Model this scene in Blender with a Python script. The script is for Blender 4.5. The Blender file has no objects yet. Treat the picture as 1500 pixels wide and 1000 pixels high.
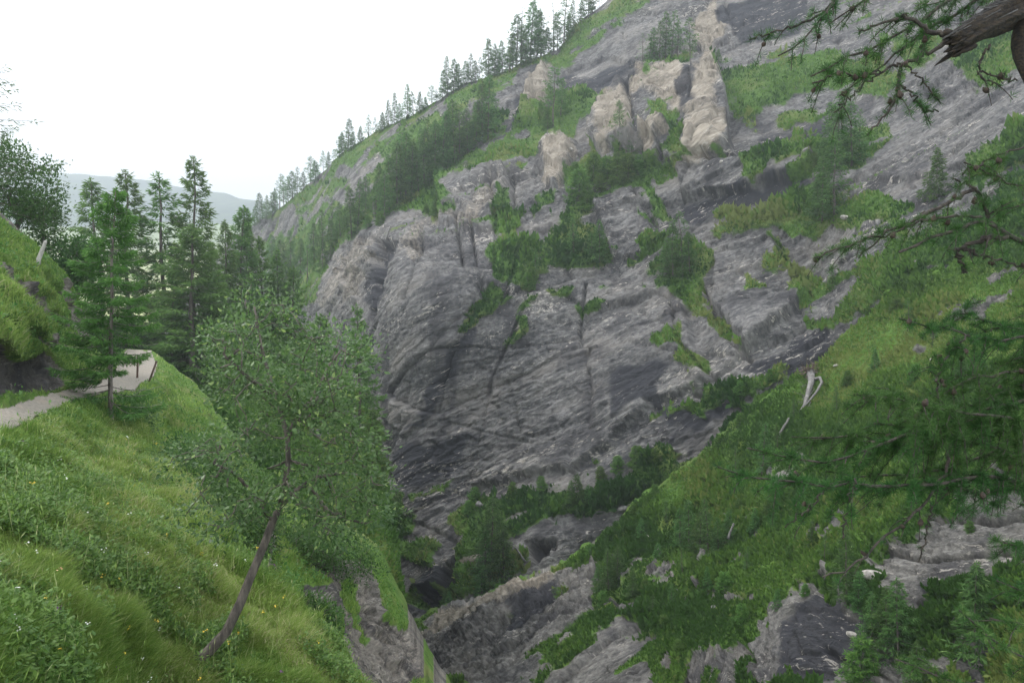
import bpy, math, random
import numpy as np
rng = np.random.default_rng(7)
random.seed(7)
C = bpy.context.scene.collection
sc = bpy.context.scene

# ------------------------------------------------------------------ camera model (photo pixels 1500 x 1000)
F = 1150.0
PITCH = math.atan(70.0 / F)
cP, sP = math.cos(PITCH), math.sin(PITCH)

def U(px, py, Y):
    """world point seen at photo pixel (px,py) at forward distance Y"""
    px = np.asarray(px, float); py = np.asarray(py, float); Y = np.asarray(Y, float)
    x = (px - 750) / F; u = -(py - 500) / F
    dy = cP + u * sP; dz = -sP + u * cP
    k = Y / dy
    return np.stack(np.broadcast_arrays(x * k, Y, dz * k), -1)

# ------------------------------------------------------------------ noise
def _h(ix, iy, iz, seed):
    h = (ix * np.uint32(374761393) + iy * np.uint32(668265263) + iz * np.uint32(2246822519) + np.uint32(seed * 3266489917 & 0xffffffff))
    h = (h ^ (h >> np.uint32(15))) * np.uint32(2246822519)
    h = (h ^ (h >> np.uint32(13))) * np.uint32(3266489917)
    h = h ^ (h >> np.uint32(16))
    return h.astype(np.float32) * np.float32(2.0 / 4294967295.0) - 1

def vn(p, seed=0):
    p = np.asarray(p, np.float64)
    i = np.floor(p); f = (p - i).astype(np.float32)
    i = i.astype(np.int64).astype(np.uint32)
    u = f * f * f * (f * (f * 6 - 15) + 10)
    ix, iy, iz = i[..., 0], i[..., 1], i[..., 2]
    one = np.uint32(1)
    r = None
    def lerp(a, b, t): return a + (b - a) * t
    x0 = [[lerp(_h(ix, iy + np.uint32(j), iz + np.uint32(k), seed), _h(ix + one, iy + np.uint32(j), iz + np.uint32(k), seed), u[..., 0]) for k in (0, 1)] for j in (0, 1)]
    y0 = [lerp(x0[0][k], x0[1][k], u[..., 1]) for k in (0, 1)]
    return lerp(y0[0], y0[1], u[..., 2])

def fbm(p, oc=4, seed=0, gain=.5):
    p = np.asarray(p, float); a = 1.0; s = 0; t = 0
    for o in range(oc):
        s = s + a * vn(p * (2.03 ** o) + 17.3 * o, seed + o); t += a; a *= gain
    return s / t

def facets(x, y, seed, off=1.0, tilt=.5):
    """piecewise planar blocks (voronoi cells with their own offset and tilt) and the distance to the joint between blocks"""
    ix, iy = np.floor(x), np.floor(y); b1 = np.full(x.shape, 9.0); b2 = b1.copy(); v = np.zeros(x.shape)
    hh = lambda a, b, k: _h(a.astype(np.int64).astype(np.uint32), b.astype(np.int64).astype(np.uint32), np.uint32(k) + 0 * a.astype(np.int64).astype(np.uint32), seed)
    for dx in (-1, 0, 1):
        for dy in (-1, 0, 1):
            cx, cy = ix + dx, iy + dy
            px, py = cx + .5 + .48 * hh(cx, cy, 1), cy + .5 + .48 * hh(cx, cy, 2)
            d = (x - px) ** 2 + (y - py) ** 2; m = d < b1
            val = off * hh(cx, cy, 3) + tilt * (hh(cx, cy, 4) * (x - px) + hh(cx, cy, 5) * (y - py))
            b2 = np.where(m, b1, np.minimum(b2, d)); v = np.where(m, val, v); b1 = np.where(m, d, b1)
    return v, np.sqrt(b2) - np.sqrt(b1)

def sstep(a, b, x):
    t = np.clip((x - a) / (b - a), 0, 1); return t * t * (3 - 2 * t)

# ------------------------------------------------------------------ mesh helpers
def mesh(name, V, quads=None, tris=None, smooth=False, attrs=None):
    V = np.ascontiguousarray(V, np.float32).reshape(-1, 3)
    me = bpy.data.meshes.new(name)
    q = np.zeros((0, 4), np.int32) if quads is None or len(quads) == 0 else np.asarray(quads, np.int32).reshape(-1, 4)
    t = np.zeros((0, 3), np.int32) if tris is None or len(tris) == 0 else np.asarray(tris, np.int32).reshape(-1, 3)
    me.vertices.add(len(V)); me.vertices.foreach_set('co', V.ravel())
    loops = np.concatenate([q.ravel(), t.ravel()])
    me.loops.add(len(loops)); me.loops.foreach_set('vertex_index', loops)
    starts = np.concatenate([np.arange(len(q)) * 4, len(q) * 4 + np.arange(len(t)) * 3]).astype(np.int32)
    me.polygons.add(len(starts)); me.polygons.foreach_set('loop_start', starts)
    if smooth: me.polygons.foreach_set('use_smooth', np.ones(len(starts), bool))
    for k, a in (attrs or {}).items():
        a = np.ascontiguousarray(a, np.float32)
        if a.ndim == 1:
            me.attributes.new(k, 'FLOAT', 'POINT').data.foreach_set('value', a)
        else:
            me.attributes.new(k, 'FLOAT_VECTOR', 'POINT').data.foreach_set('vector', a.ravel())
    me.update(calc_edges=True); me.validate()
    return me

def link(name, me, mat=None, parent=None, loc=None):
    o = bpy.data.objects.new(name, me); C.objects.link(o)
    if mat is not None and me is not None and len(me.materials) == 0: me.materials.append(mat)
    if parent is not None: o.parent = parent
    if loc is not None: o.location = loc
    return o

def tag(o, label=None, cat=None, group=None, kind=None):
    if label: o['label'] = label
    if cat: o['category'] = cat
    if group: o['group'] = group
    if kind: o['kind'] = kind
    return o

def empty(name, loc, label, cat, group=None):
    o = bpy.data.objects.new(name, None); C.objects.link(o); o.location = loc
    o.empty_display_size = .3
    return tag(o, label, cat, group)

class MB:
    """collects tubes, blades, lumps as arrays"""
    def __init__(s): s.V = []; s.Q = []; s.T = []; s.n = 0; s.A = []
    def add(s, V, Q=None, T=None, a=0.0):
        V = np.asarray(V, float).reshape(-1, 3)
        if Q is not None and len(Q): s.Q.append(np.asarray(Q).reshape(-1, 4) + s.n)
        if T is not None and len(T): s.T.append(np.asarray(T).reshape(-1, 3) + s.n)
        s.V.append(V); s.n += len(V)
        s.A.append(np.full(len(V), a) if np.isscalar(a) else np.asarray(a, float))
    def tube(s, P, R, sides=6, a=0.0, rough=0.0, seed=0):
        P = np.asarray(P, float); R = np.asarray(R, float); n = len(P)
        T = np.gradient(P, axis=0); T /= np.linalg.norm(T, axis=1, keepdims=True) + 1e-9
        ref = np.array([0, 0, 1.0]) if abs(T[:, 2]).mean() < .8 else np.array([1.0, 0, 0])
        N = np.cross(T, ref); N /= np.linalg.norm(N, axis=1, keepdims=True) + 1e-9
        B = np.cross(T, N)
        ang = np.arange(sides) / sides * 2 * math.pi
        ring = (np.cos(ang)[None, :, None] * N[:, None] + np.sin(ang)[None, :, None] * B[:, None])
        rr = R[:, None, None] * np.ones((n, sides, 1))
        if rough: rr = rr * (1 + rough * vn(np.stack([np.repeat(np.arange(n)[:, None], sides, 1) * .7, np.repeat(np.cos(ang)[None], n, 0) * 2, np.repeat(np.sin(ang)[None], n, 0) * 2], -1), seed))[..., None]
        V = (P[:, None] + ring * rr).reshape(-1, 3)
        i = np.arange(n - 1)[:, None] * sides; j = np.arange(sides)[None]; k = (j + 1) % sides
        Q = np.stack([i + j, i + k, i + sides + k, i + sides + j], -1).reshape(-1, 4)
        V = np.vstack([V, P[-1] + T[-1] * R[-1] * .6, P[0]])
        e = n * sides
        T2 = [[(n - 1) * sides + jj, (n - 1) * sides + (jj + 1) % sides, e] for jj in range(sides)] + [[(jj + 1) % sides, jj, e + 1] for jj in range(sides)]
        s.add(V, Q, T2, a)
    def diamonds(s, p, d, w, a=0.0):
        """p base, d full-length vector, w half-width vector"""
        n = len(p)
        V = np.stack([p, p + d * .45 + w, p + d, p + d * .45 - w], 1).reshape(-1, 3)
        s.add(V, np.arange(n * 4).reshape(-1, 4), None, np.repeat(a, 4) if not np.isscalar(a) else a)
    def mesh(s, name, smooth=False):
        return mesh(name, np.vstack(s.V), np.vstack(s.Q) if s.Q else None, np.vstack(s.T) if s.T else None, smooth, {'tint': np.concatenate(s.A)})

def unit(v): return v / (np.linalg.norm(v, axis=-1, keepdims=True) + 1e-9)
def rdir(n): return unit(rng.normal(size=(n, 3)))

# ------------------------------------------------------------------ materials
class NT:
    def __init__(s, name):
        s.m = bpy.data.materials.new(name); s.m.use_nodes = True
        s.t = s.m.node_tree; s.t.nodes.clear()
        s.out = s.t.nodes.new('ShaderNodeOutputMaterial')
    def n(s, kind, **kw):
        nd = s.t.nodes.new('ShaderNode' + kind)
        for k, v in kw.items(): setattr(nd, k, v)
        return nd
    def put(s, sock, v):
        if hasattr(v, 'is_output') or isinstance(v, bpy.types.NodeSocket): s.t.links.new(v, sock)
        else: sock.default_value = v
    def attr(s, name, vec=False):
        a = s.n('Attribute', attribute_name=name); return a.outputs['Vector' if vec else 'Fac']
    def math(s, op, a, b=0.0, c=None):
        m = s.n('Math', operation=op); s.put(m.inputs[0], a); s.put(m.inputs[1], b)
        if c is not None: s.put(m.inputs[2], c)
        return m.outputs[0]
    def vmul(s, v, k):
        m = s.n('VectorMath', operation='MULTIPLY'); s.put(m.inputs[0], v); s.put(m.inputs[1], k); return m.outputs[0]
    def noise(s, vec, scale=1.0, detail=4.0, rough=.55, dist=0.0):
        m = s.n('TexNoise'); s.put(m.inputs['Vector'], vec); m.inputs['Scale'].default_value = scale
        m.inputs['Detail'].default_value = detail; m.inputs['Roughness'].default_value = rough; m.inputs['Distortion'].default_value = dist
        return m.outputs['Fac']
    def ss(s, v, a, b, lo=0.0, hi=1.0):
        m = s.n('MapRange', interpolation_type='SMOOTHSTEP'); s.put(m.inputs[0], v)
        m.inputs[1].default_value = a; m.inputs[2].default_value = b; m.inputs[3].default_value = lo; m.inputs[4].default_value = hi
        return m.outputs[0]
    def mix(s, f, a, b, blend='MIX'):
        m = s.n('Mix', data_type='RGBA', blend_type=blend); s.put(m.inputs[0], f)
        def col(v): return v if not isinstance(v, tuple) else (v + (1,))[:4]
        s.put(m.inputs[6], col(a)); s.put(m.inputs[7], col(b)); return m.outputs[2]
    def surf(s, sock): s.t.links.new(sock, s.out.inputs['Surface']); return s.m

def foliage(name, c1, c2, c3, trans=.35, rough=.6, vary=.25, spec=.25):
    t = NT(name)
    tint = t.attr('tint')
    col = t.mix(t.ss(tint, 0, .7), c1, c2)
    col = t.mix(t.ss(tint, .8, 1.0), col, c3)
    oi = t.n('ObjectInfo').outputs['Random']
    hs = t.n('HueSaturation'); t.put(hs.inputs['Color'], col)
    t.put(hs.inputs['Value'], t.math('MULTIPLY_ADD', oi, vary * 2, 1 - vary)); t.put(hs.inputs['Hue'], t.math('MULTIPLY_ADD', oi, .03, .485))
    p = t.n('BsdfPrincipled'); t.put(p.inputs['Base Color'], hs.outputs[0]); p.inputs['Roughness'].default_value = rough
    p.inputs['Specular IOR Level'].default_value = spec
    tr = t.n('BsdfTranslucent'); t.put(tr.inputs['Color'], hs.outputs[0])
    m = t.n('MixShader'); m.inputs[0].default_value = trans
    t.t.links.new(p.outputs[0], m.inputs[1]); t.t.links.new(tr.outputs[0], m.inputs[2])
    return t.surf(m.outputs[0])

def bark(name, c1, c2, scale=(6, 6, 1.2)):
    t = NT(name); co = t.n('TexCoord').outputs['Object']
    n = t.noise(t.vmul(co, scale), 1.5, 6, .65)
    n2 = t.noise(co, 1.2, 3)
    col = t.mix(t.ss(n, .35, .68), c1, c2)
    col = t.mix(t.ss(n2, .55, .75, 0, .5), col, tuple(min(1, c * 1.5) for c in c2))
    p = t.n('BsdfPrincipled'); t.put(p.inputs['Base Color'], col); p.inputs['Roughness'].default_value = .85
    b = t.n('Bump'); t.put(b.inputs['Height'], n); b.inputs['Strength'].default_value = .7; b.inputs['Distance'].default_value = .03
    t.put(p.inputs['Normal'], b.outputs[0])
    return t.surf(p.outputs[0])

def flat(name, col, rough=.8, var=.35, scale=6.0):
    t = NT(name); co = t.n('TexCoord').outputs['Object']
    n = t.noise(co, scale, 5, .6)
    c = t.mix(t.ss(n, .3, .7), tuple(x * (1 - var) for x in col), tuple(min(1, x * (1 + var)) for x in col))
    p = t.n('BsdfPrincipled'); t.put(p.inputs['Base Color'], c); p.inputs['Roughness'].default_value = rough
    b = t.n('Bump'); t.put(b.inputs['Height'], n); b.inputs['Strength'].default_value = .5; b.inputs['Distance'].default_value = .05
    t.put(p.inputs['Normal'], b.outputs[0])
    return t.surf(p.outputs[0])

def terrain(name, k=1.0, rockA=(.046, .0455, .05), rockB=(.24, .233, .228), tanA=(.16, .135, .106), tanB=(.365, .318, .258),
            gA=(.035, .085, .014), gB=(.085, .165, .03), gC=(.14, .17, .05), soil=(.10, .075, .05), fl=1.0, bump=.35):
    """rock with strata in 'st' coordinates, vegetation by the 'grass' attribute. k = metres scale of the detail"""
    t = NT(name)
    st = t.attr('st', True); pos = t.n('NewGeometry').outputs['Position']
    grass, tan, dark = t.attr('grass'), t.attr('tan'), t.attr('dark')
    n1 = t.noise(t.vmul(st, (.8 * k, 1.8 * k, 1.6 * k)), 1, 10, .74)
    n5 = t.noise(t.vmul(st, (.5 * k, 4.5 * k, 3.5 * k)), 1, 4, .6)
    n2 = t.noise(t.vmul(st, (.05 * k, .15 * k, .13 * k)), 1, 6, .68)
    n3 = t.noise(t.vmul(pos, (2.2 * k, 2.2 * k, 1.6 * k)), 1, 5, .65)
    n4 = t.noise(t.vmul(pos, (.22 * k, .22 * k, .035 * k)), 1, 4, .6)
    fle = t.noise(t.vmul(st, (.7 * k, 3.2 * k, 3 * k)), 1, 4, .7, .5)
    flm = t.noise(t.vmul(st, (.06 * k, .25 * k, .2 * k)), 1.0, 3)
    v = t.math('ADD', t.math('ADD', t.math('MULTIPLY', n1, .5), t.math('MULTIPLY', n5, .13)), t.math('ADD', t.math('MULTIPLY', n2, .42), t.math('MULTIPLY', n3, .26)))
    rock = t.mix(t.ss(v, .52, .78), rockA, rockB)
    vb = t.n('TexVoronoi', feature='F1'); t.put(vb.inputs['Vector'], t.vmul(st, (.35 * k, 1.15 * k, .8 * k))); vb.inputs['Scale'].default_value = 1
    vb2 = t.n('TexVoronoi', feature='F1'); t.put(vb2.inputs['Vector'], t.vmul(st, (1.1 * k, 3.4 * k, 2.4 * k))); vb2.inputs['Scale'].default_value = 1
    sx1 = t.n('SeparateColor'); t.put(sx1.inputs[0], vb.outputs['Color']); sx2 = t.n('SeparateColor'); t.put(sx2.inputs[0], vb2.outputs['Color'])
    blk = t.math('ADD', t.math('MULTIPLY_ADD', sx1.outputs[0], .34, .66), t.math('MULTIPLY', sx2.outputs[0], .34))
    hv = t.n('HueSaturation'); t.put(hv.inputs['Color'], rock); t.put(hv.inputs['Value'], blk); rock = hv.outputs[0]
    rock = t.mix(t.ss(n2, .48, .7, 0, .45), rock, (.20, .175, .15), 'MIX')
    rock = t.mix(t.ss(n4, .5, .64, 0, .7), rock, (.052, .05, .056))
    tn = t.mix(t.ss(v, .42, .72), tanA, tanB)
    hv = t.n('HueSaturation'); t.put(hv.inputs['Color'], tn); t.put(hv.inputs['Value'], blk); tn = hv.outputs[0]
    rock = t.mix(t.ss(t.math('ADD', tan, t.math('MULTIPLY', t.math('SUBTRACT', n3, .5), .9)), .3, .8, 0, .8), rock, tn)
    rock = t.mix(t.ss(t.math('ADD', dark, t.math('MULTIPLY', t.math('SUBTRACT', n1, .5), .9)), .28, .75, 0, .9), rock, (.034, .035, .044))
    flv = t.math('ADD', fle, t.math('MULTIPLY', flm, .5))
    rock = t.mix(t.ss(flv, .87, .94, 0, .8 * fl), rock, (.52, .48, .43))
    g1 = t.noise(t.vmul(pos, (.9 * k, .9 * k, 1.1 * k)), 1, 6, .7)
    g2 = t.noise(t.vmul(pos, (.12 * k, .12 * k, .16 * k)), 1, 3, .55)
    veg = t.mix(t.ss(g1, .33, .62), gA, gB)
    veg = t.mix(t.ss(g2, .48, .68, 0, .75), veg, gC)
    veg = t.mix(t.ss(n3, .62, .74, 0, .6), veg, soil)
    gm = t.ss(t.math('ADD', grass, t.math('MULTIPLY', t.math('SUBTRACT', g1, .5), 1.0)), .36, .60)
    col = t.mix(gm, rock, veg)
    p = t.n('BsdfPrincipled'); t.put(p.inputs['Base Color'], col); p.inputs['Roughness'].default_value = .88
    p.inputs['Specular IOR Level'].default_value = .2
    vor = t.n('TexVoronoi', feature='DISTANCE_TO_EDGE'); t.put(vor.inputs['Vector'], t.vmul(st, (.22 * k, .55 * k, .4 * k))); vor.inputs['Scale'].default_value = 1
    cr = t.ss(vor.outputs['Distance'], 0, .06)
    h = t.math('ADD', t.math('MULTIPLY', n1, 2.0), t.math('ADD', t.math('MULTIPLY', n3, .6), t.math('ADD', t.math('MULTIPLY', cr, .3), t.math('MULTIPLY', t.math('ADD', sx1.outputs[0], t.math('MULTIPLY', sx2.outputs[0], .5)), .3))))
    b = t.n('Bump'); t.put(b.inputs['Height'], h); b.inputs['Strength'].default_value = .8; b.inputs['Distance'].default_value = bump
    t.put(p.inputs['Normal'], b.outputs[0])
    return t.surf(p.outputs[0])

# ------------------------------------------------------------------ terrain sheets
def tps_fit(xy, z):
    xy = np.asarray(xy, float) / 300; n = len(xy)
    d = np.linalg.norm(xy[:, None] - xy[None], axis=-1)
    K = np.where(d > 0, d * d * np.log(d + 1e-12), 0) + np.eye(n) * 1e-3
    Pm = np.hstack([np.ones((n, 1)), xy])
    A = np.block([[K, Pm], [Pm.T, np.zeros((3, 3))]])
    w = np.linalg.solve(A, np.concatenate([z, np.zeros(3)]))
    return xy, w
def tps_eval(fit, q):
    xy, w = fit; q = np.asarray(q, float) / 300; out = np.empty(len(q))
    for i in range(0, len(q), 20000):
        s = q[i:i + 20000]
        d = np.linalg.norm(s[:, None] - xy[None], axis=-1)
        K = np.where(d > 0, d * d * np.log(d + 1e-12), 0)
        out[i:i + 20000] = K @ w[:-3] + w[-3] + s @ w[-2:]
    return out

def poly_sd(PX, PY, poly):
    """signed distance in photo pixels, + inside; -99 far away"""
    poly = np.asarray(poly, float); out = np.full(PX.shape, -99.0)
    m = (PX > poly[:, 0].min() - 25) & (PX < poly[:, 0].max() + 25) & (PY > poly[:, 1].min() - 25) & (PY < poly[:, 1].max() + 25)
    x, y = PX[m], PY[m]
    if not len(x): return out
    ins = np.zeros(len(x), bool); best = np.full(len(x), 1e9)
    for a, b in zip(poly, np.roll(poly, -1, 0)):
        c = (a[1] > y) != (b[1] > y)
        if a[1] != b[1]: ins ^= c & (x < (b[0] - a[0]) * (y - a[1]) / (b[1] - a[1]) + a[0])
        best = np.minimum(best, seg_d(x, y, a, b))
    out[m] = np.where(ins, best, -best)
    return out
def seg_d(x, y, a, b):
    dx, dy = b[0] - a[0], b[1] - a[1]
    t = np.clip(((x - a[0]) * dx + (y - a[1]) * dy) / (dx * dx + dy * dy + 1e-9), 0, 1)
    return np.hypot(x - a[0] - t * dx, y - a[1] - t * dy)
def line_d(PX, PY, pl):
    pl = np.asarray(pl, float); out = np.full(PX.shape, 99.0)
    m = (PX > pl[:, 0].min() - 25) & (PX < pl[:, 0].max() + 25) & (PY > pl[:, 1].min() - 25) & (PY < pl[:, 1].max() + 25)
    d = np.full(m.sum(), 99.0)
    for a, b in zip(pl[:-1], pl[1:]): d = np.minimum(d, seg_d(PX[m], PY[m], a, b))
    out[m] = d
    return out

class Sheet:
    """a terrain skin: columns of photo px, rows from py=bot up to the crest line; folds away behind the crest"""
    def __init__(s, name, px, nr, bot, top, ctrl, fold, jag=(0, 0)):
        s.name = name; s.px = np.asarray(px, float); s.nc = len(s.px); s.nr = nr
        top = np.asarray(top, float)
        s.top = np.interp(s.px, top[:, 0], top[:, 1]); s.bot = np.full(s.nc, float(bot))
        jx = np.stack([s.px, 0 * s.px, 0 * s.px + len(name)], -1); s.top = s.top + jag[0] * (fbm(jx * .03, 3, 301) + .7 * fbm(jx * .13, 3, 302)) * sstep(jag[1], jag[1] + 60, s.px)
        t = np.linspace(0, 1, nr)[:, None]
        s.PX = np.repeat(s.px[None], nr, 0)
        s.PY = s.bot[None] + (s.top - s.bot)[None] * t
        ctrl = np.asarray(ctrl, float)
        fit = tps_fit(ctrl[:, :2], np.log(ctrl[:, 2]))
        gx = np.linspace(s.px[0], s.px[-1], 110); gy = np.linspace(s.top.min() - 2, bot + 2, 110)
        G = tps_eval(fit, np.stack(np.meshgrid(gx, gy), -1).reshape(-1, 2)).reshape(110, 110)
        fx = (s.PX - gx[0]) / (gx[1] - gx[0]); fy = (s.PY - gy[0]) / (gy[1] - gy[0])
        ix = np.clip(fx.astype(int), 0, 108); iy = np.clip(fy.astype(int), 0, 108); ax = fx - ix; ay = fy - iy
        L = (G[iy, ix] * (1 - ax) + G[iy, ix + 1] * ax) * (1 - ay) + (G[iy + 1, ix] * (1 - ax) + G[iy + 1, ix + 1] * ax) * ay
        s.Y = np.exp(L)
        s.P = U(s.PX, s.PY, s.Y)
        s.fold = fold
        s.normals()
    def normals(s):
        du = np.gradient(s.P, axis=1); dv = np.gradient(s.P, axis=0)
        n = unit(np.cross(du, dv)); f = np.sign(-(n * s.P).sum(-1, keepdims=True)); s.N = n * np.where(f == 0, 1, f)
    def strata(s, p0, p1):
        """strata coordinates: along the trace between two surface points, across it, into the face"""
        a = unit(s.at(*p1) - s.at(*p0)); n = unit(s.N.reshape(-1, 3).mean(0)); w = unit(np.cross(n, a)); n = np.cross(a, w)
        s.ST = np.stack([s.P @ a, s.P @ w, s.P @ n], -1)
    def at(s, px, py):
        c = np.interp(px, s.px, np.arange(s.nc)); 
        b = np.interp(px, s.px, s.bot); tp = np.interp(px, s.px, s.top)
        r = np.clip((np.asarray(py, float) - b) / (tp - b), 0, 1) * (s.nr - 1)
        return s.rc(r, c)
    def rc(s, r, c, A=None):
        A = s.P if A is None else A
        r0 = np.clip(np.floor(r).astype(int), 0, s.nr - 2); c0 = np.clip(np.floor(c).astype(int), 0, s.nc - 2)
        fr = np.asarray(r - r0); fc = np.asarray(c - c0)
        if A.ndim == 3: fr = fr[..., None]; fc = fc[..., None]
        return (A[r0, c0] * (1 - fc) + A[r0, c0 + 1] * fc) * (1 - fr) + (A[r0 + 1, c0] * (1 - fc) + A[r0 + 1, c0 + 1] * fc) * fr
    def build(s, mat, kind='structure', smooth=True):
        P = s.P; fr = [P]
        top = P[-1]
        back = top.copy(); back[:, 2] = 0; back = unit(back)
        for dist, dz in s.fold:
            fr.append((top + back * dist + np.array([0, 0, dz]))[None])
        PP = np.concatenate(fr, 0); nf = len(s.fold)
        ext = lambda A: np.concatenate([A] + [A[-1:]] * nf, 0)
        nr = s.nr + nf
        i = np.arange(nr - 1)[:, None] * s.nc; j = np.arange(s.nc - 1)[None]
        Q = np.stack([i + j, i + j + 1, i + s.nc + j + 1, i + s.nc + j], -1).reshape(-1, 4)
        me = mesh(s.name, PP, Q, None, smooth, {'grass': ext(s.grass).ravel(), 'tan': ext(s.tan).ravel(), 'dark': ext(s.dark).ravel(), 'st': ext(s.ST).reshape(-1, 3)})
        s.o = tag(link(s.name, me, mat), kind=kind)
        return s.o
    def rockify(s, k=1.0, amp=1.0, tilt=1.0):
        q = s.ST * k; P = s.P * k; rk = 1 - .75 * sstep(.35, .8, s.grass)
        big = fbm(P * .028, 3, 3) * 1.2
        wa = fbm(P * .12, 3, 40); wb = fbm(P * .12, 3, 44); wc = fbm(P * .5, 3, 45)
        A, W = q[..., 0] + wa * 1.2 + wc * .4, q[..., 1] + wb * .45 + wc * .2
        f0, e0 = facets((A + .5 * W) / 19, W / 10, 5, .5, .8)
        f1, e1 = facets((A + .4 * W) / 7.5, W / 1.9, 6, .3, .5)
        f2, e2 = facets((A + .3 * W) / 2.6, W / .8, 7, .14, .24)
        f3, e3 = facets(A / .9, W / .4, 8, .13, .2)
        s1 = fbm(q * np.array([.05, .3, .15]), 3, 11) * .45
        s4 = fbm(q * np.array([.5, 1.9, 1.2]), 3, 31) * .14
        act = .35 + .65 * sstep(-.25, .35, fbm(P * .045, 2, 57))
        jo = -.35 * np.exp(-(e0 / .03) ** 2) - .2 * np.exp(-(e1 / .05) ** 2) * act
        lum = fbm(P * .5, 3, 61) * .5
        d = (big + (s1 + f0 + (f1 + f2 + f3) * act * tilt + s4 + jo) * rk + lum * (1 - rk)) * amp / k
        return d

# masks ---------------------------------------------------------------------------------------------
def paint(s, polys, soft=5.0, rag=7.0, seed=0, scale=.35):
    wx = fbm(np.stack([s.PX * .035, s.PY * .035, 0 * s.PX], -1), 3, 70 + seed); wy = fbm(np.stack([s.PX * .035, s.PY * .035, 0 * s.PX + 9], -1), 3, 80 + seed)
    X = s.PX + wx * rag; Y = s.PY + wy * rag
    m = np.zeros(s.PX.shape)
    for p in polys: m = np.maximum(m, sstep(-soft, soft, poly_sd(X, Y, p)))
    return m

WALL_TOP = [(-100, 560), (200, 500), (300, 400), (340, 350), (370, 329), (410, 305), (440, 283), (450, 270), (470, 255), (495, 232), (520, 213), (540, 201), (570, 186), (605, 172),
            (640, 150), (668, 130), (680, 120), (700, 115), (740, 104), (780, 86), (815, 70), (830, 60), (838, 42), (850, 30), (880, 8), (892, -2), (960, -60), (1060, -130), (1200, -230), (1400, -300), (1800, -330)]
WALL_CTRL = [(590, 905, 96), (580, 720, 112), (560, 345, 136), (720, 560, 111), (700, 320, 131), (900, 400, 118), (1000, 560, 99), (1100, 520, 93), (850, 680, 100),
             (1190, 540, 88), (1200, 420, 99), (1300, 430, 84), (1000, 250, 126), (1040, 210, 124), (900, 200, 139), (700, 235, 152), (830, 170, 158), (780, 150, 167),
             (690, 125, 188), (815, 72, 192), (890, 0, 192), (1000, 50, 167), (1060, 60, 158), (600, 265, 168), (520, 215, 216), (450, 272, 250), (370, 330, 292),
             (420, 380, 236), (480, 330, 192), (540, 330, 152), (460, 420, 166), (500, 420, 145), (440, 450, 172), (1250, 150, 122), (1250, 280, 102), (1400, 200, 97),
             (1500, 150, 92), (1500, 300, 77), (1400, 420, 77), (1300, 0, 142), (1500, 0, 118), (1060, -100, 195), (1500, -200, 165), (1250, 340, 96), (700, 850, 92), (800, 790, 92),
             (650, 905, 90), (620, 1000, 84), (900, 900, 90), (1200, 800, 84), (1500, 700, 74), (1500, 1050, 74), (1700, 200, 78), (1700, -200, 150), (1700, 600, 66), (1700, 1050, 66),
             (300, 400, 330), (200, 500, 380), (300, 700, 250), (200, 1000, 250), (450, 900, 150), (830, 730, 97), (950, 660, 95), (700, 730, 106)]
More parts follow.
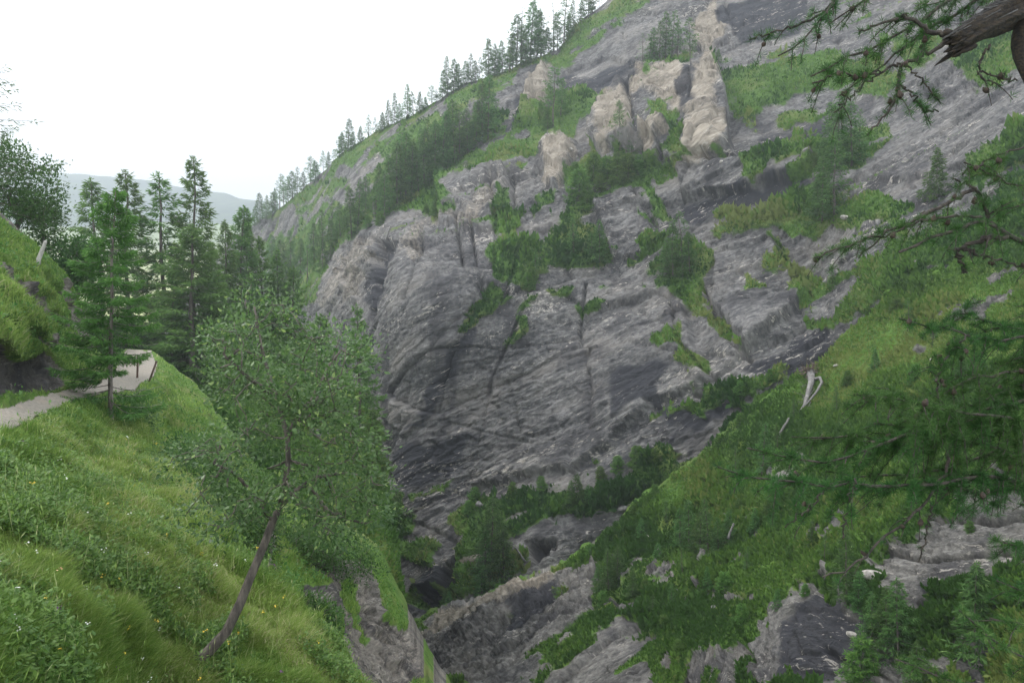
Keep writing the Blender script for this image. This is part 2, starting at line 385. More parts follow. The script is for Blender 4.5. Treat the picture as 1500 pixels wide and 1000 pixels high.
W_GRASS = [[(498, 238), (575, 190), (640, 162), (668, 172), (640, 200), (600, 226), (585, 222), (560, 232), (520, 262)], [(455, 285), (490, 262), (505, 270), (470, 300), (440, 322), (420, 335)],
    [(370, 330), (450, 266), (520, 210), (570, 183), (640, 147), (645, 165), (575, 203), (520, 232), (460, 288), (400, 325)],
    [(378, 362), (470, 310), (505, 300), (490, 340), (480, 400), (455, 440), (430, 450), (390, 420)],
    [(590, 312), (640, 268), (700, 236), (740, 188), (790, 165), (805, 148), (850, 132), (905, 126), (880, 158), (850, 168), (845, 195), (800, 205), (790, 225), (765, 243), (720, 240), (690, 258), (655, 290), (672, 305), (640, 325), (600, 318)],
    [(815, 68), (850, 28), (900, -10), (960, -70), (1010, -70), (960, -5), (930, 15), (890, 40), (880, 70), (840, 88), (800, 98)],
    [(660, 135), (800, 76), (830, 66), (800, 95), (760, 112), (735, 138), (700, 152), (650, 172)],
    [(440, 350), (500, 305), (560, 250), (640, 180), (720, 150), (735, 185), (700, 232), (640, 270), (590, 312), (530, 325), (480, 380)],
    [(1050, 95), (1120, 88), (1230, 82), (1320, 108), (1300, 140), (1230, 140), (1180, 150), (1130, 162), (1100, 192), (1075, 180), (1060, 130)],
    [(938, 112), (1000, 82), (1050, 98), (1064, 115), (1000, 105), (950, 122)],
    [(942, 160), (990, 190), (1012, 195), (1020, 230), (1034, 250), (980, 242), (1000, 222), (990, 200), (955, 198)],
    [(840, 228), (870, 218), (900, 222), (940, 242), (1000, 246), (1026, 250), (985, 264), (940, 268), (900, 278), (870, 304), (850, 290), (828, 262)],
    [(845, 300), (880, 290), (860, 320), (890, 350), (897, 385), (840, 402), (800, 402), (775, 424), (715, 415), (718, 390), (735, 360), (760, 340), (772, 352), (792, 360), (820, 330)],
    [(945, 300), (968, 340), (985, 335), (1000, 347), (1062, 370), (1050, 388), (1036, 402), (1032, 425), (1048, 452), (1035, 462), (1000, 440), (960, 427), (930, 422), (918, 400), (950, 380), (955, 350), (938, 318)],
    [(1010, 440), (1040, 453), (1058, 480), (1082, 500), (1098, 528), (1085, 527), (1050, 503), (1028, 470)],
    [(985, 488), (1010, 495), (1026, 520), (1052, 550), (1035, 556), (1000, 545), (978, 525)],
    [(952, 612), (1040, 575), (1110, 555), (1152, 542), (1147, 562), (1100, 582), (1050, 600), (980, 620)],
    [(1070, 240), (1120, 225), (1160, 205), (1220, 215), (1300, 190), (1325, 212), (1260, 250), (1210, 266), (1130, 272), (1090, 266)],
    [(1110, 192), (1180, 165), (1222, 168), (1150, 197)],
    [(1040, 332), (1110, 310), (1180, 280), (1220, 268), (1260, 290), (1345, 300), (1330, 320), (1270, 348), (1210, 340), (1140, 347), (1060, 342)],
    [(1138, 345), (1158, 380), (1168, 410), (1195, 425), (1182, 434), (1150, 412), (1132, 375)],
    [(1160, 447), (1200, 430), (1260, 390), (1330, 350), (1400, 318), (1500, 288), (1520, 330), (1420, 392), (1350, 402), (1290, 442), (1230, 482), (1180, 488)],
    [(1430, 230), (1500, 195), (1600, 180), (1600, 300), (1500, 295), (1440, 300), (1418, 270)],
    [(1098, 430), (1122, 435), (1117, 452), (1098, 447)], [(1118, 393), (1152, 393), (1142, 417), (1118, 412)],
    [(680, 732), (760, 720), (830, 705), (930, 653), (978, 663), (1050, 640), (1090, 600), (1150, 580), (1000, 710), (900, 745), (840, 765), (780, 790), (770, 825), (720, 860), (650, 890), (600, 890), (650, 825), (690, 795), (652, 772)],
    [(740, 268), (756, 300), (766, 342), (738, 348), (733, 320)], [(690, 460), (710, 430), (762, 430), (695, 470), (672, 495)],
    [(568, 742), (600, 730), (612, 760), (592, 790), (640, 800), (620, 817), (578, 803)], [(605, 735), (660, 695), (664, 700), (615, 742)],
    [(755, 470), (775, 440), (785, 445), (765, 490), (740, 520), (735, 515)], [(800, 440), (835, 430), (840, 440), (805, 450)], [(875, 425), (905, 418), (908, 428), (878, 434)],
    [(845, 455), (880, 448), (882, 455), (850, 462)], [(885, 260), (960, 268), (975, 300), (985, 330), (972, 332), (950, 290), (900, 275)], [(540, 545), (556, 600), (566, 690), (540, 700), (520, 600)],
    [(1390, 50), (1500, 40), (1500, 110), (1440, 130), (1390, 100)], [(1300, 60), (1390, 60), (1380, 100), (1330, 105)], [(775, 300), (800, 275), (815, 300), (785, 330)],
]
W_TAN = [[(1015, 122), (1055, 110), (1069, 220), (1062, 242), (1030, 247), (1020, 215)], [(925, 150), (945, 118), (1000, 105), (1020, 125), (1018, 190), (990, 188), (960, 155)],
         [(868, 205), (885, 160), (920, 140), (927, 170), (932, 222), (880, 222)], [(772, 125), (802, 88), (809, 150), (790, 180), (758, 180), (768, 150)],
         [(788, 215), (815, 200), (847, 210), (832, 245), (817, 278), (800, 272)], [(455, 450), (480, 400), (520, 345), (552, 340), (540, 400), (520, 445), (480, 455)],
         [(583, 325), (655, 308), (720, 260), (740, 250), (735, 320), (680, 340), (640, 335), (605, 395), (583, 365)], [(1010, 30), (1040, -10), (1058, 20), (1062, 50), (1035, 70), (1012, 60)],
         [(1380, 442), (1480, 388), (1455, 432), (1400, 475)], [(945, 200), (990, 205), (965, 240), (945, 245)], [(640, 870), (690, 800), (720, 790), (670, 880)]]
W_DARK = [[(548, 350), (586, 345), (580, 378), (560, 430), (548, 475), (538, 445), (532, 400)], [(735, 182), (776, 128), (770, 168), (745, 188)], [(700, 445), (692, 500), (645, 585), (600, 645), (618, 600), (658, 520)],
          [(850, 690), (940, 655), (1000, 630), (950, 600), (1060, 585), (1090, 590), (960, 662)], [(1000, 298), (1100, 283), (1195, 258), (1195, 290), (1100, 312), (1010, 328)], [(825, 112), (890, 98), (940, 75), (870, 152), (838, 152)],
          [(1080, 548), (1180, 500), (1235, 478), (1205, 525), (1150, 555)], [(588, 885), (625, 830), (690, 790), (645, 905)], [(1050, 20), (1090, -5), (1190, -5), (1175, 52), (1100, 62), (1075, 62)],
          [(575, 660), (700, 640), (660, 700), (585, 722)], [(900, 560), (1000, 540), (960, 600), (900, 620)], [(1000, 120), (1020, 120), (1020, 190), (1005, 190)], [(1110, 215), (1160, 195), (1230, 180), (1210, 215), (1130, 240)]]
W_BUMP = [([(866, 212), (880, 160), (922, 138), (945, 114), (1000, 100), (1058, 106), (1072, 232), (1030, 252), (985, 248), (955, 205), (930, 225), (880, 226)], 2.0, 6), (W_TAN[0], 2.0, 6), (W_TAN[1], .8, 5), (W_TAN[2], 1.5, 6), (W_TAN[3], 1.8, 6), (W_TAN[4], 1.8, 6), (W_TAN[9], 2.5, 5),
          ([(700, 320), (735, 320), (745, 420), (700, 430), (660, 520), (640, 600), (600, 640), (560, 600), (548, 470), (560, 430), (585, 345)], .6, 6),
          ([(760, 440), (930, 420), (1000, 450), (1050, 560), (950, 600), (850, 690), (700, 720), (715, 600), (728, 540)], 1.3, 6),
          ([(870, 300), (940, 290), (960, 350), (950, 385), (890, 380), (890, 350)], 1.5, 5), ([(1000, 250), (1200, 235), (1190, 262), (1100, 285), (1000, 298)], 2.6, 4),
          ([(1050, 380), (1140, 350), (1160, 430), (1200, 445), (1100, 520), (1050, 460)], 1.6, 6), ([(774, 800), (814, 792), (806, 812), (778, 822)], -2.6, 7), ([(590, 880), (640, 830), (680, 800), (650, 900)], -4.0, 9),
          ([(545, 350), (584, 350), (565, 430), (548, 480)], -2.5, 5), ([(640, 265), (740, 250), (735, 320), (640, 330)], 2.0, 5)]
W_CRACK = [[(748, 255), (752, 300), (765, 345), (745, 420), (730, 460)], [(690, 330), (700, 400), (705, 440)], [(770, 440), (750, 490), (728, 540), (715, 580), (712, 620), (690, 680)], [(700, 450), (660, 530), (640, 600)],
           [(745, 560), (760, 600), (770, 640)], [(1145, 360), (1160, 410), (1175, 425), (1200, 445)], [(1030, 420), (1060, 490), (1100, 530)], [(925, 280), (945, 310), (965, 335)], [(985, 450), (1000, 500), (1050, 560)],
           [(600, 560), (590, 620)], [(582, 345), (560, 430), (548, 500)], [(950, 595), (1030, 580)], [(845, 330), (870, 345)], [(560, 600), (570, 680), (582, 705)], [(665, 290), (672, 350), (680, 400)], [(720, 260), (728, 330), (722, 400)],
           [(860, 420), (850, 500)], [(1015, 125), (1020, 190), (1024, 240)], [(925, 145), (930, 200)], [(1060, 0), (1072, 40), (1080, 60)], [(620, 330), (612, 390), (600, 440)], [(700, 600), (690, 680)]]

def shape_wall(s):
    s.strata((620, 720), (1000, 555))
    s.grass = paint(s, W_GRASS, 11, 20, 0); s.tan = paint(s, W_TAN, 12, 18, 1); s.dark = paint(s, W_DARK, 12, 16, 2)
    s.tan = np.maximum(paint(s, W_TAN[:5] + W_TAN[7:], 12, 18, 1), .55 * paint(s, W_TAN[5:7], 16, 22, 1))
    brk = fbm(s.ST * np.array([.09, .28, .2]), 3, 95); s.grass = np.clip(s.grass * (1 - .8 * sstep(.16, .38, brk)) + .55 * (fbm(s.P * .35, 4, 97)) * sstep(.02, .4, s.grass), 0, 1)
    s.tan = s.tan * (1 - .35 * sstep(.05, .4, fbm(s.ST * np.array([.12, .12, .2]), 3, 96)))
    # thin green lines along some strata ledges
    q = s.ST
    led = vn(q * np.array([.03, .33, .1]), 90); sel = vn(q * np.array([.05, .05, .05]), 91)
    s.grass = np.maximum(s.grass, .62 * np.exp(-(led / .06) ** 2) * sstep(.1, .5, sel))
    d = s.rockify(1.0, 1.0)
    wx = fbm(np.stack([s.PX * .05, s.PY * .05, 0 * s.PX], -1), 4, 101) * 9; wy = fbm(np.stack([s.PX * .05, s.PY * .05, 0 * s.PX + 5], -1), 4, 102) * 9
    X, Y = s.PX + wx, s.PY + wy
    for p, h, so in W_BUMP: d = d + h * (1 + .35 * fbm(s.P * .12, 2, 103)) * sstep(-so * .45, so * .45, poly_sd(X, Y, p))
    for c in W_CRACK:
        ld = line_d(s.PX + wx * .35, s.PY + wy * .35, c); cut = sstep(-.5, .1, fbm(np.stack([s.PX * .02, s.PY * .02, 0 * s.PX + 3], -1), 2, 105)); d = d - 1.3 * cut * np.exp(-(ld / 2.2) ** 2)
    fb, eb = facets(s.ST[..., 0] / 4.5 + .6 * s.ST[..., 1] / 5, s.ST[..., 1] / 6.5, 15, .9, 2.0); d = d + fb * s.tan * 1.0
    fb, eb = facets(s.ST[..., 0] / 1.5 + .6 * s.ST[..., 1] / 2, s.ST[..., 1] / 1.6, 16, .3, .5); d = d + fb * s.tan
    # terraces of turf stand out a little and lie flatter
    d = d + s.grass * .5
    fade = 1 - .5 * sstep(.985, 1.0, np.linspace(0, 1, s.nr))[:, None]
    s.P = s.P + s.N * (d * fade)[..., None]
    s.normals()

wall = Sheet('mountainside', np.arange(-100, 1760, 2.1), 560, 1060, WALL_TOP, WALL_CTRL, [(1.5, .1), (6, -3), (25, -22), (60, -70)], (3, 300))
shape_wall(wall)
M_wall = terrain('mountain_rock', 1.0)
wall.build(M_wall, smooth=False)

# ------------------------------------------------------------------ the near side of the far wall: a green spur with rock steps
RIB_TOP = [(575, 960), (592, 925), (640, 900), (700, 876), (780, 845), (840, 818), (870, 798), (920, 752), (1000, 680), (1060, 635), (1110, 592), (1150, 562), (1195, 530), (1240, 487), (1290, 442), (1350, 400), (1420, 372), (1500, 345), (1800, 260)]
RIB_CTRL = [(600, 930, 80), (620, 1000, 70), (750, 870, 78), (870, 800, 81), (1000, 680, 82), (1195, 530, 81), (1290, 440, 82), (1400, 375, 77), (1500, 345, 71), (1300, 600, 66), (1100, 750, 67), (900, 950, 60),
            (1000, 1000, 52), (1200, 900, 47), (1300, 750, 51), (1500, 700, 42), (1500, 1000, 34), (1350, 1000, 39), (1500, 500, 56), (1750, 300, 60), (1750, 1000, 26), (750, 1050, 60), (1000, 850, 65), (600, 1060, 62)]
R_ROCK = [[(560, 940), (700, 872), (800, 842), (868, 802), (885, 835), (865, 865), (880, 905), (935, 940), (960, 1000), (960, 1070), (560, 1070)],
          [(1255, 800), (1290, 770), (1330, 735), (1420, 705), (1500, 690), (1760, 690), (1760, 1070), (1400, 1070), (1400, 960), (1330, 900), (1300, 880), (1280, 830)],
          [(1110, 880), (1200, 830), (1225, 868), (1290, 900), (1250, 955), (1200, 985), (1110, 985), (1090, 930)], [(1375, 455), (1480, 388), (1520, 395), (1440, 470), (1392, 485)], [(1315, 492), (1385, 487), (1350, 503)],
          [(980, 985), (1040, 940), (1100, 950), (1080, 1000), (1020, 1010)], [(1200, 980), (1300, 930), (1360, 990), (1300, 1060), (1210, 1060)], [(1180, 770), (1230, 745), (1245, 760), (1190, 785)], [(1130, 690), (1170, 672), (1175, 684), (1135, 700)],
          [(905, 830), (930, 812), (940, 820), (915, 845)], [(1000, 880), (1040, 862), (1045, 875), (1010, 892)]]
R_DARK = [[(1130, 890), (1200, 840), (1230, 880), (1270, 905), (1220, 980), (1120, 990)], [(1330, 850), (1400, 845), (1410, 870), (1340, 868)], [(760, 880), (820, 850), (800, 900), (740, 945)]]
R_TAN = [[(640, 900), (760, 860), (840, 822), (845, 835), (700, 905), (620, 940)]]
R_CRACK = [[(600, 985), (680, 965), (740, 930), (790, 890), (830, 855)], [(700, 920), (760, 890), (820, 860)], [(1330, 870), (1400, 868), (1450, 885)], [(1440, 880), (1500, 890)], [(1080, 920), (1095, 960), (1100, 1000)], [(1190, 935), (1225, 955), (1260, 970)], [(900, 870), (905, 900)], [(1260, 780), (1340, 800), (1440, 790), (1500, 800)], [(1340, 740), (1430, 745), (1500, 730)]]
rib = Sheet('lower_hillside', np.arange(575, 1760, 2.1), 330, 1070, RIB_TOP, RIB_CTRL, [(1.2, .05), (4, -3), (9, -18), (14, -60)], (11, 560))
rib.strata((640, 960), (800, 880))
a2 = rib.ST.copy(); s2_ = Sheet.strata
rib.strata((1300, 800), (1480, 775)); wgt = sstep(950, 1150, rib.PX)[..., None]; rib.ST = a2 * (1 - wgt) + rib.ST * wgt
rockm = paint(rib, R_ROCK, 15, 30, 5)
spk = fbm(rib.P * .16, 3, 120)
rib.grass = 1 - rockm; rib.grass = np.clip(rib.grass + (1 - rib.grass) * .75 * sstep(.1, .35, fbm(rib.ST * np.array([.09, .3, .2]), 3, 121)), 0, 1)
spk = fbm(rib.P * .45, 4, 120); rib.grass = np.clip(rib.grass * (1 - .7 * sstep(.28, .52, spk + .35 * fbm(rib.P * .06, 2, 122)) * sstep(600, 760, rib.PY)) + .3 * fbm(rib.P * .5, 3, 123) * (rib.grass < .9), 0, 1)
rib.grass = np.clip(rib.grass + .7 * fbm(rib.P * .4, 4, 125) * (1 - np.abs(2 * rib.grass - 1) * .6), 0, 1)
rib.tan = paint(rib, R_TAN, 10, 10, 6); rib.dark = paint(rib, R_DARK, 14, 14, 7)
d = rib.rockify(1.5, 1.25, 1.4) + .9 * fbm(rib.P * .16, 3, 126) * rib.grass
for c in R_CRACK: d = d - .9 * np.exp(-(line_d(rib.PX, rib.PY, c) / 4.0) ** 2)
for p in R_ROCK[1:3]: d = d - .6 * sstep(-8, 8, poly_sd(rib.PX, rib.PY, p))
fade = 1 - .6 * sstep(.97, 1.0, np.linspace(0, 1, rib.nr))[:, None]
rib.P = rib.P + rib.N * (d * fade)[..., None]; rib.normals()
M_rib = terrain('hillside_rock', 1.5, rockA=(.065, .062, .062), rockB=(.24, .23, .215), gA=(.042, .105, .015), gB=(.105, .2, .032), gC=(.15, .19, .045), bump=.25, fl=.8)
rib.build(M_rib, smooth=False)

# ------------------------------------------------------------------ the slope across the track: bank, road bed, verge and crag
MID_TOP = [(-500, 120), (-200, 200), (0, 310), (40, 345), (60, 362), (100, 405), (118, 440), (130, 478), (142, 516), (160, 524), (176, 519), (184, 512), (222, 514), (236, 524), (262, 546), (300, 582), (330, 628), (380, 690), (440, 745), (500, 780),
           (540, 800), (562, 830), (575, 868), (592, 905), (606, 950), (625, 1000), (650, 1070), (670, 1140)]
MID_CTRL = [(0, 330, 26), (60, 366, 28), (100, 420, 30), (130, 500, 32), (142, 528, 32), (0, 400, 22), (0, 480, 18.6), (0, 590, 17), (60, 560, 21.5), (120, 545, 27.2), (0, 600, 15.8), (0, 628, 13.4), (80, 584, 20.5), (160, 562, 28), (160, 572, 26),
            (178, 552, 36), (200, 534, 46), (205, 560, 34), (200, 515, 60), (222, 517, 60), (228, 548, 40), (260, 560, 44), (300, 590, 42), (330, 640, 36), (300, 700, 25), (240, 640, 30), (360, 750, 23), (420, 800, 21.5), (400, 840, 18.5), (480, 820, 24), (560, 832, 31), (590, 905, 29),
            (625, 1000, 25), (520, 900, 21), (530, 1000, 16), (450, 900, 17), (440, 1000, 14), (200, 590, 28), (0, 700, 13.5), (-300, 700, 9.5), (-300, 560, 13), (-300, 300, 20), (300, 900, 15), (0, 900, 11), (200, 800, 16), (200, 1140, 11), (650, 1100, 20), (-300, 1100, 8), (500, 790, 28), (440, 750, 30), (380, 700, 33)]
ROADP = [(-420, 760), (-200, 668), (0, 600), (80, 574), (140, 561), (165, 553), (176, 522), (186, 511), (222, 512), (231, 535), (226, 552), (208, 562), (196, 575), (165, 574), (110, 590), (60, 612), (0, 640), (-200, 735), (-420, 860)]
mid = Sheet('hillside_track_slope', np.arange(-420, 671, 2.0), 380, 1140, MID_TOP, MID_CTRL, [(1.0, 0.0), (4, -.8), (12, -4), (25, -14)], (13, 225))
mid.name = 'track_hillside'
mid.strata((0, 590), (120, 540))
a2 = mid.ST.copy(); mid.strata((500, 870), (590, 900)); wgt = sstep(330, 420, mid.PX)[..., None]; mid.ST = a2 * (1 - wgt) + mid.ST * wgt
M_ROCK = [[(-60, 490), (0, 496), (22, 512), (40, 530), (58, 522), (72, 512), (92, 530), (112, 555), (62, 567), (0, 588), (-60, 600)], [(-10, 445), (25, 462), (60, 492), (88, 512), (70, 505), (30, 478), (-10, 460)],
          [(8, 375), (22, 385), (50, 418), (80, 450), (104, 478), (96, 478), (60, 445), (25, 410)], [(55, 385), (75, 405), (95, 430), (108, 448), (100, 450), (72, 422)], [(374, 830), (410, 822), (414, 850), (395, 872), (380, 860)],
          [(498, 850), (520, 845), (548, 872), (566, 905), (600, 915), (618, 950), (640, 1000), (670, 1080), (560, 1090), (540, 1020), (520, 960), (505, 900)], [(440, 850), (470, 860), (500, 900), (515, 960), (520, 1060), (500, 1060), (490, 960), (470, 900)], [(125, 540), (142, 530), (148, 545), (130, 552)]]
mr = paint(mid, M_ROCK, 4, 9, 8)
mid.grass = 1 - mr
lft = sstep(400, 300, mid.PX)
holes = sstep(.18, .4, fbm(mid.ST * np.array([.25, .6, .5]), 3, 130)) * (.35 + .45 * sstep(300, 420, mid.PX) * sstep(740, 800, mid.PY))
mid.grass = np.clip(mid.grass - holes * sstep(-1, 1, poly_sd(mid.PX, mid.PY, [(380, 770), (700, 770), (700, 1200), (380, 1200)]) + .0) - .5 * sstep(.25, .45, fbm(mid.P * .8, 4, 131) + .12) * 1.5 * sstep(540, 500, mid.PY) * sstep(150, 130, mid.PX), 0, 1)
mid.grass = np.clip(mid.grass + mr * .8 * sstep(.12, .3, fbm(mid.P * .45, 3, 133)), 0, 1)
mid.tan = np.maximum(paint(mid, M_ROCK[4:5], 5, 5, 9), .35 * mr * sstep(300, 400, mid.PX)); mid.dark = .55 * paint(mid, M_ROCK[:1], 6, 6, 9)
rd = sstep(-5, 3, poly_sd(mid.PX, mid.PY, ROADP))
d = mid.rockify(2.6, 1.0, 1.0)
d = d - .35 * mr + .25 * fbm(mid.P * .7, 3, 132) * mid.grass
mid.P = mid.P + mid.N * (d * (1 - rd) * (1 - .9 * sstep(.97, 1.0, np.linspace(0, 1, mid.nr))[:, None]) * sstep(3, 16, mid.Y))[..., None]; mid.normals()
M_mid = terrain('bank_rock', 3.0, rockA=(.06, .055, .05), rockB=(.27, .245, .215), tanA=(.33, .25, .18), tanB=(.5, .42, .34), gA=(.055, .12, .02), gB=(.125, .22, .04), gC=(.19, .21, .07), bump=.12, fl=.5)
mid.build(M_mid, smooth=False)
# the road: its own thin sheet on the bed
sd = poly_sd(mid.PX, mid.PY + 2.5 * vn(np.stack([mid.PX * .15, 0 * mid.PX, 0 * mid.PX], -1), 5), ROADP)
fc = (sd[:-1, :-1] > 0) & (sd[1:, 1:] > 0) & (sd[1:, :-1] > 0) & (sd[:-1, 1:] > 0)
ii, jj = np.nonzero(fc); v0 = ii * mid.nc + jj
Qr = np.stack([v0, v0 + 1, v0 + mid.nc + 1, v0 + mid.nc], -1); used, inv = np.unique(Qr, return_inverse=True)
tR = NT('gravel_track'); pR = tR.n('NewGeometry').outputs['Position']
g = tR.noise(pR, 14, 6, .7); g2 = tR.noise(pR, .9, 4, .6)
cR = tR.mix(tR.ss(g, .35, .7), (.17, .15, .125), (.315, .285, .24)); cR = tR.mix(tR.ss(g2, .5, .7, 0, .5), cR, (.30, .24, .18))
pb = tR.n('BsdfPrincipled'); tR.put(pb.inputs['Base Color'], cR); pb.inputs['Roughness'].default_value = .95
bb = tR.n('Bump'); tR.put(bb.inputs['Height'], g); bb.inputs['Strength'].default_value = .6; bb.inputs['Distance'].default_value = .02; tR.put(pb.inputs['Normal'], bb.outputs[0])
tag(link('road', mesh('road', mid.P.reshape(-1, 3)[used] + np.array([0, 0, .035]) + mid.N.reshape(-1, 3)[used] * .01, inv.reshape(-1, 4), None, True), tR.surf(pb.outputs[0])), kind='structure')

# ------------------------------------------------------------------ near meadow in front
NEAR_TOP = [(-420, 824), (-200, 718), (0, 640), (60, 618), (110, 601), (140, 596), (165, 596), (200, 604), (235, 648), (270, 694), (300, 730), (335, 768), (380, 818), (430, 868), (465, 902), (492, 930), (510, 965), (528, 1002), (550, 1060), (580, 1150)]
NEAR_CTRL = [(0, 1000, 5), (-300, 1000, 4), (250, 980, 8.6), (0, 800, 7.6), (0, 700, 10), (0, 632, 12.8), (150, 700, 14), (165, 615, 24), (165, 595, 26), (250, 800, 11.6), (335, 768, 15), (200, 606, 25), (270, 694, 19), (430, 868, 13), (492, 930, 12.6), (528, 1002, 11.4),
             (400, 980, 9.8), (550, 1100, 9.6), (0, 1150, 3.6), (250, 1150, 6), (-300, 800, 6.5), (80, 620, 17), (-300, 1150, 3), (580, 1150, 9.4), (-300, 765, 7.6)]
near = Sheet('meadow_ground', np.arange(-420, 581, 3.0), 150, 1150, NEAR_TOP, NEAR_CTRL, [(.5, -.12), (2.5, -1.0), (5, -3), (7, -7)], (12, 190))
near.strata((100, 800), (300, 800)); near.grass = np.ones(near.PX.shape); near.tan = near.grass * 0; near.dark = near.grass * 0
d = fbm(near.P * 1.1, 3, 140) * .2 + fbm(near.P * .35, 2, 141) * .22
near.P = near.P + near.N * (d * (1 - .7 * sstep(.95, 1, np.linspace(0, 1, near.nr))[:, None]))[..., None]; near.normals()
M_near = terrain('meadow_turf', 5.0, gA=(.05, .10, .016), gB=(.10, .17, .035), gC=(.15, .17, .06), bump=.08)
near.build(M_near)

# ------------------------------------------------------------------ left flank of the gorge behind the trees, far hill, valley floor
FL_TOP = [(-60, 440), (60, 438), (120, 455), (200, 482), (250, 500), (330, 472), (400, 472), (450, 492), (490, 530), (525, 575), (545, 640), (562, 690), (575, 745), (585, 800), (592, 900), (600, 1000)]
FL_CTRL = [(-60, 440, 95), (60, 440, 90), (200, 485, 82), (330, 475, 92), (400, 480, 100), (520, 575, 82), (570, 720, 68), (590, 900, 58), (400, 700, 58), (300, 620, 62), (500, 800, 52), (100, 600, 66), (300, 1000, 45), (0, 1000, 45), (600, 1000, 52)]
fl = Sheet('gorge_flank', np.arange(-60, 601, 3.0), 170, 1040, FL_TOP, FL_CTRL, [(1, 0), (4, -4), (12, -25), (20, -60)])
fl.strata((300, 700), (500, 650)); fl.grass = np.clip(1 - .7 * sstep(.3, .5, fbm(fl.P * .12, 3, 150)), 0, 1); fl.tan = fl.grass * 0; fl.dark = fl.grass * 0
fl.P = fl.P + fl.N * (fl.rockify(1.3, .8) * (1 - .8 * sstep(.97, 1, np.linspace(0, 1, fl.nr))[:, None]))[..., None]; fl.normals()
fl.build(terrain('flank_rock', 1.4, gA=(.03, .075, .012), gB=(.07, .14, .025), gC=(.10, .14, .035), bump=.25))

FH_TOP = [(-500, 215), (-200, 232), (80, 253), (150, 258), (250, 266), (330, 276), (380, 289), (450, 312), (600, 380), (800, 460)]
FH_CTRL = [(-300, 240, 1900), (80, 255, 1900), (250, 266, 1900), (380, 289, 1850), (600, 380, 1800), (80, 330, 1300), (250, 340, 1300), (100, 400, 800), (250, 410, 800), (100, 470, 480), (300, 470, 480), (600, 480, 600), (200, 540, 330), (-300, 400, 700), (-300, 540, 330), (700, 540, 400)]
fh = Sheet('far_hill', np.arange(-500, 801, 5.0), 120, 545, FH_TOP, FH_CTRL, [(60, 5), (200, -60), (500, -300)])
fh.strata((0, 400), (300, 330)); fh.tan = fh.PX * 0; fh.dark = fh.PX * 0; fh.grass = np.ones(fh.PX.shape)
fh.P = fh.P + fh.N * (fbm(fh.P * .004, 4, 160) * 26 * sstep(400, 1200, fh.Y))[..., None]; fh.normals()
tH = NT('far_meadow_and_forest'); pH = tH.n('NewGeometry').outputs['Position']
nf = tH.noise(tH.vmul(pH, (.004, .0035, .012)), 1, 6, .62); nn = tH.noise(pH, .02, 6, .7)
zz_ = tH.n('SeparateXYZ'); tH.put(zz_.inputs[0], pH); nf = tH.math('ADD', nf, tH.ss(zz_.outputs[2], 60, 190, -.04, .12)); cH = tH.mix(tH.ss(nf, .44, .53), (.26, .33, .14), (.03, .065, .045)); cH = tH.mix(tH.ss(nn, .45, .65, 0, .5), cH, (.17, .24, .09))
zH = tH.n('SeparateXYZ'); tH.put(zH.inputs[0], pH)
nf = tH.math('SUBTRACT', nf, 0); lo = tH.ss(tH.math('ADD', zH.outputs[2], tH.math('MULTIPLY', nn, 40)), 130, 30); cH = tH.mix(tH.math('MULTIPLY', lo, .9), cH, (.46, .50, .19))  # low fields paled: glare and haze painted into their grass colour
pb = tH.n('BsdfPrincipled'); tH.put(pb.inputs['Base Color'], cH); pb.inputs['Roughness'].default_value = .95
fh.build(tH.surf(pb.outputs[0]))
s_ = 2500
tag(link('valley_floor', mesh('valley_floor', [(-s_, -250, -140), (s_, -250, -140), (s_, s_, -140), (-s_, s_, -140)], [(0, 1, 2, 3)]), flat('valley_turf', (.08, .14, .04), .95, .4, .05)), kind='structure')

# ------------------------------------------------------------------ ground vegetation (stuff)
M_turf = foliage('turf_leaves', (.032, .085, .014), (.12, .22, .034), (.21, .25, .075), .4, .7, 0)
M_turf2 = foliage('turf_leaves_spur_flank', (.04, .10, .015), (.112, .212, .033), (.2, .25, .065), .4, .7, 0)  # turf of the spur and gorge flank, its own mix of greens
M_blade = foliage('meadow_blades', (.10, .205, .032), (.285, .39, .095), (.52, .50, .28), .5, .55, 0, .3)
M_herb = foliage('herb_leaves', (.07, .17, .035), (.15, .28, .065), (.25, .35, .10), .45, .5, 0, .35)

def scatter(s, n, mask=None, pxr=None, pyr=None, thr=.55):
    """random points on a sheet, even over the picture"""
    c = rng.uniform(0, s.nc - 1, n * 3); r = rng.uniform(0, s.nr - 1, n * 3)
    hgt = np.interp(c, np.arange(s.nc), s.bot - s.top); ok = rng.random(n * 3) < hgt / hgt.max()
    x = np.interp(c, np.arange(s.nc), s.px); y = s.rc(r, c, s.PY)
    if pxr: ok &= (x > pxr[0]) & (x < pxr[1])
    if pyr: ok &= (y > pyr[0]) & (y < pyr[1])
    if mask is not None: ok &= s.rc(r, c, mask) > thr
    c, r = c[ok], r[ok]
    return s.rc(r, c), s.rc(r, c, s.N), np.interp(c, np.arange(s.nc), s.px), s.rc(r, c, s.PY), s.rc(r, c, s.Y)

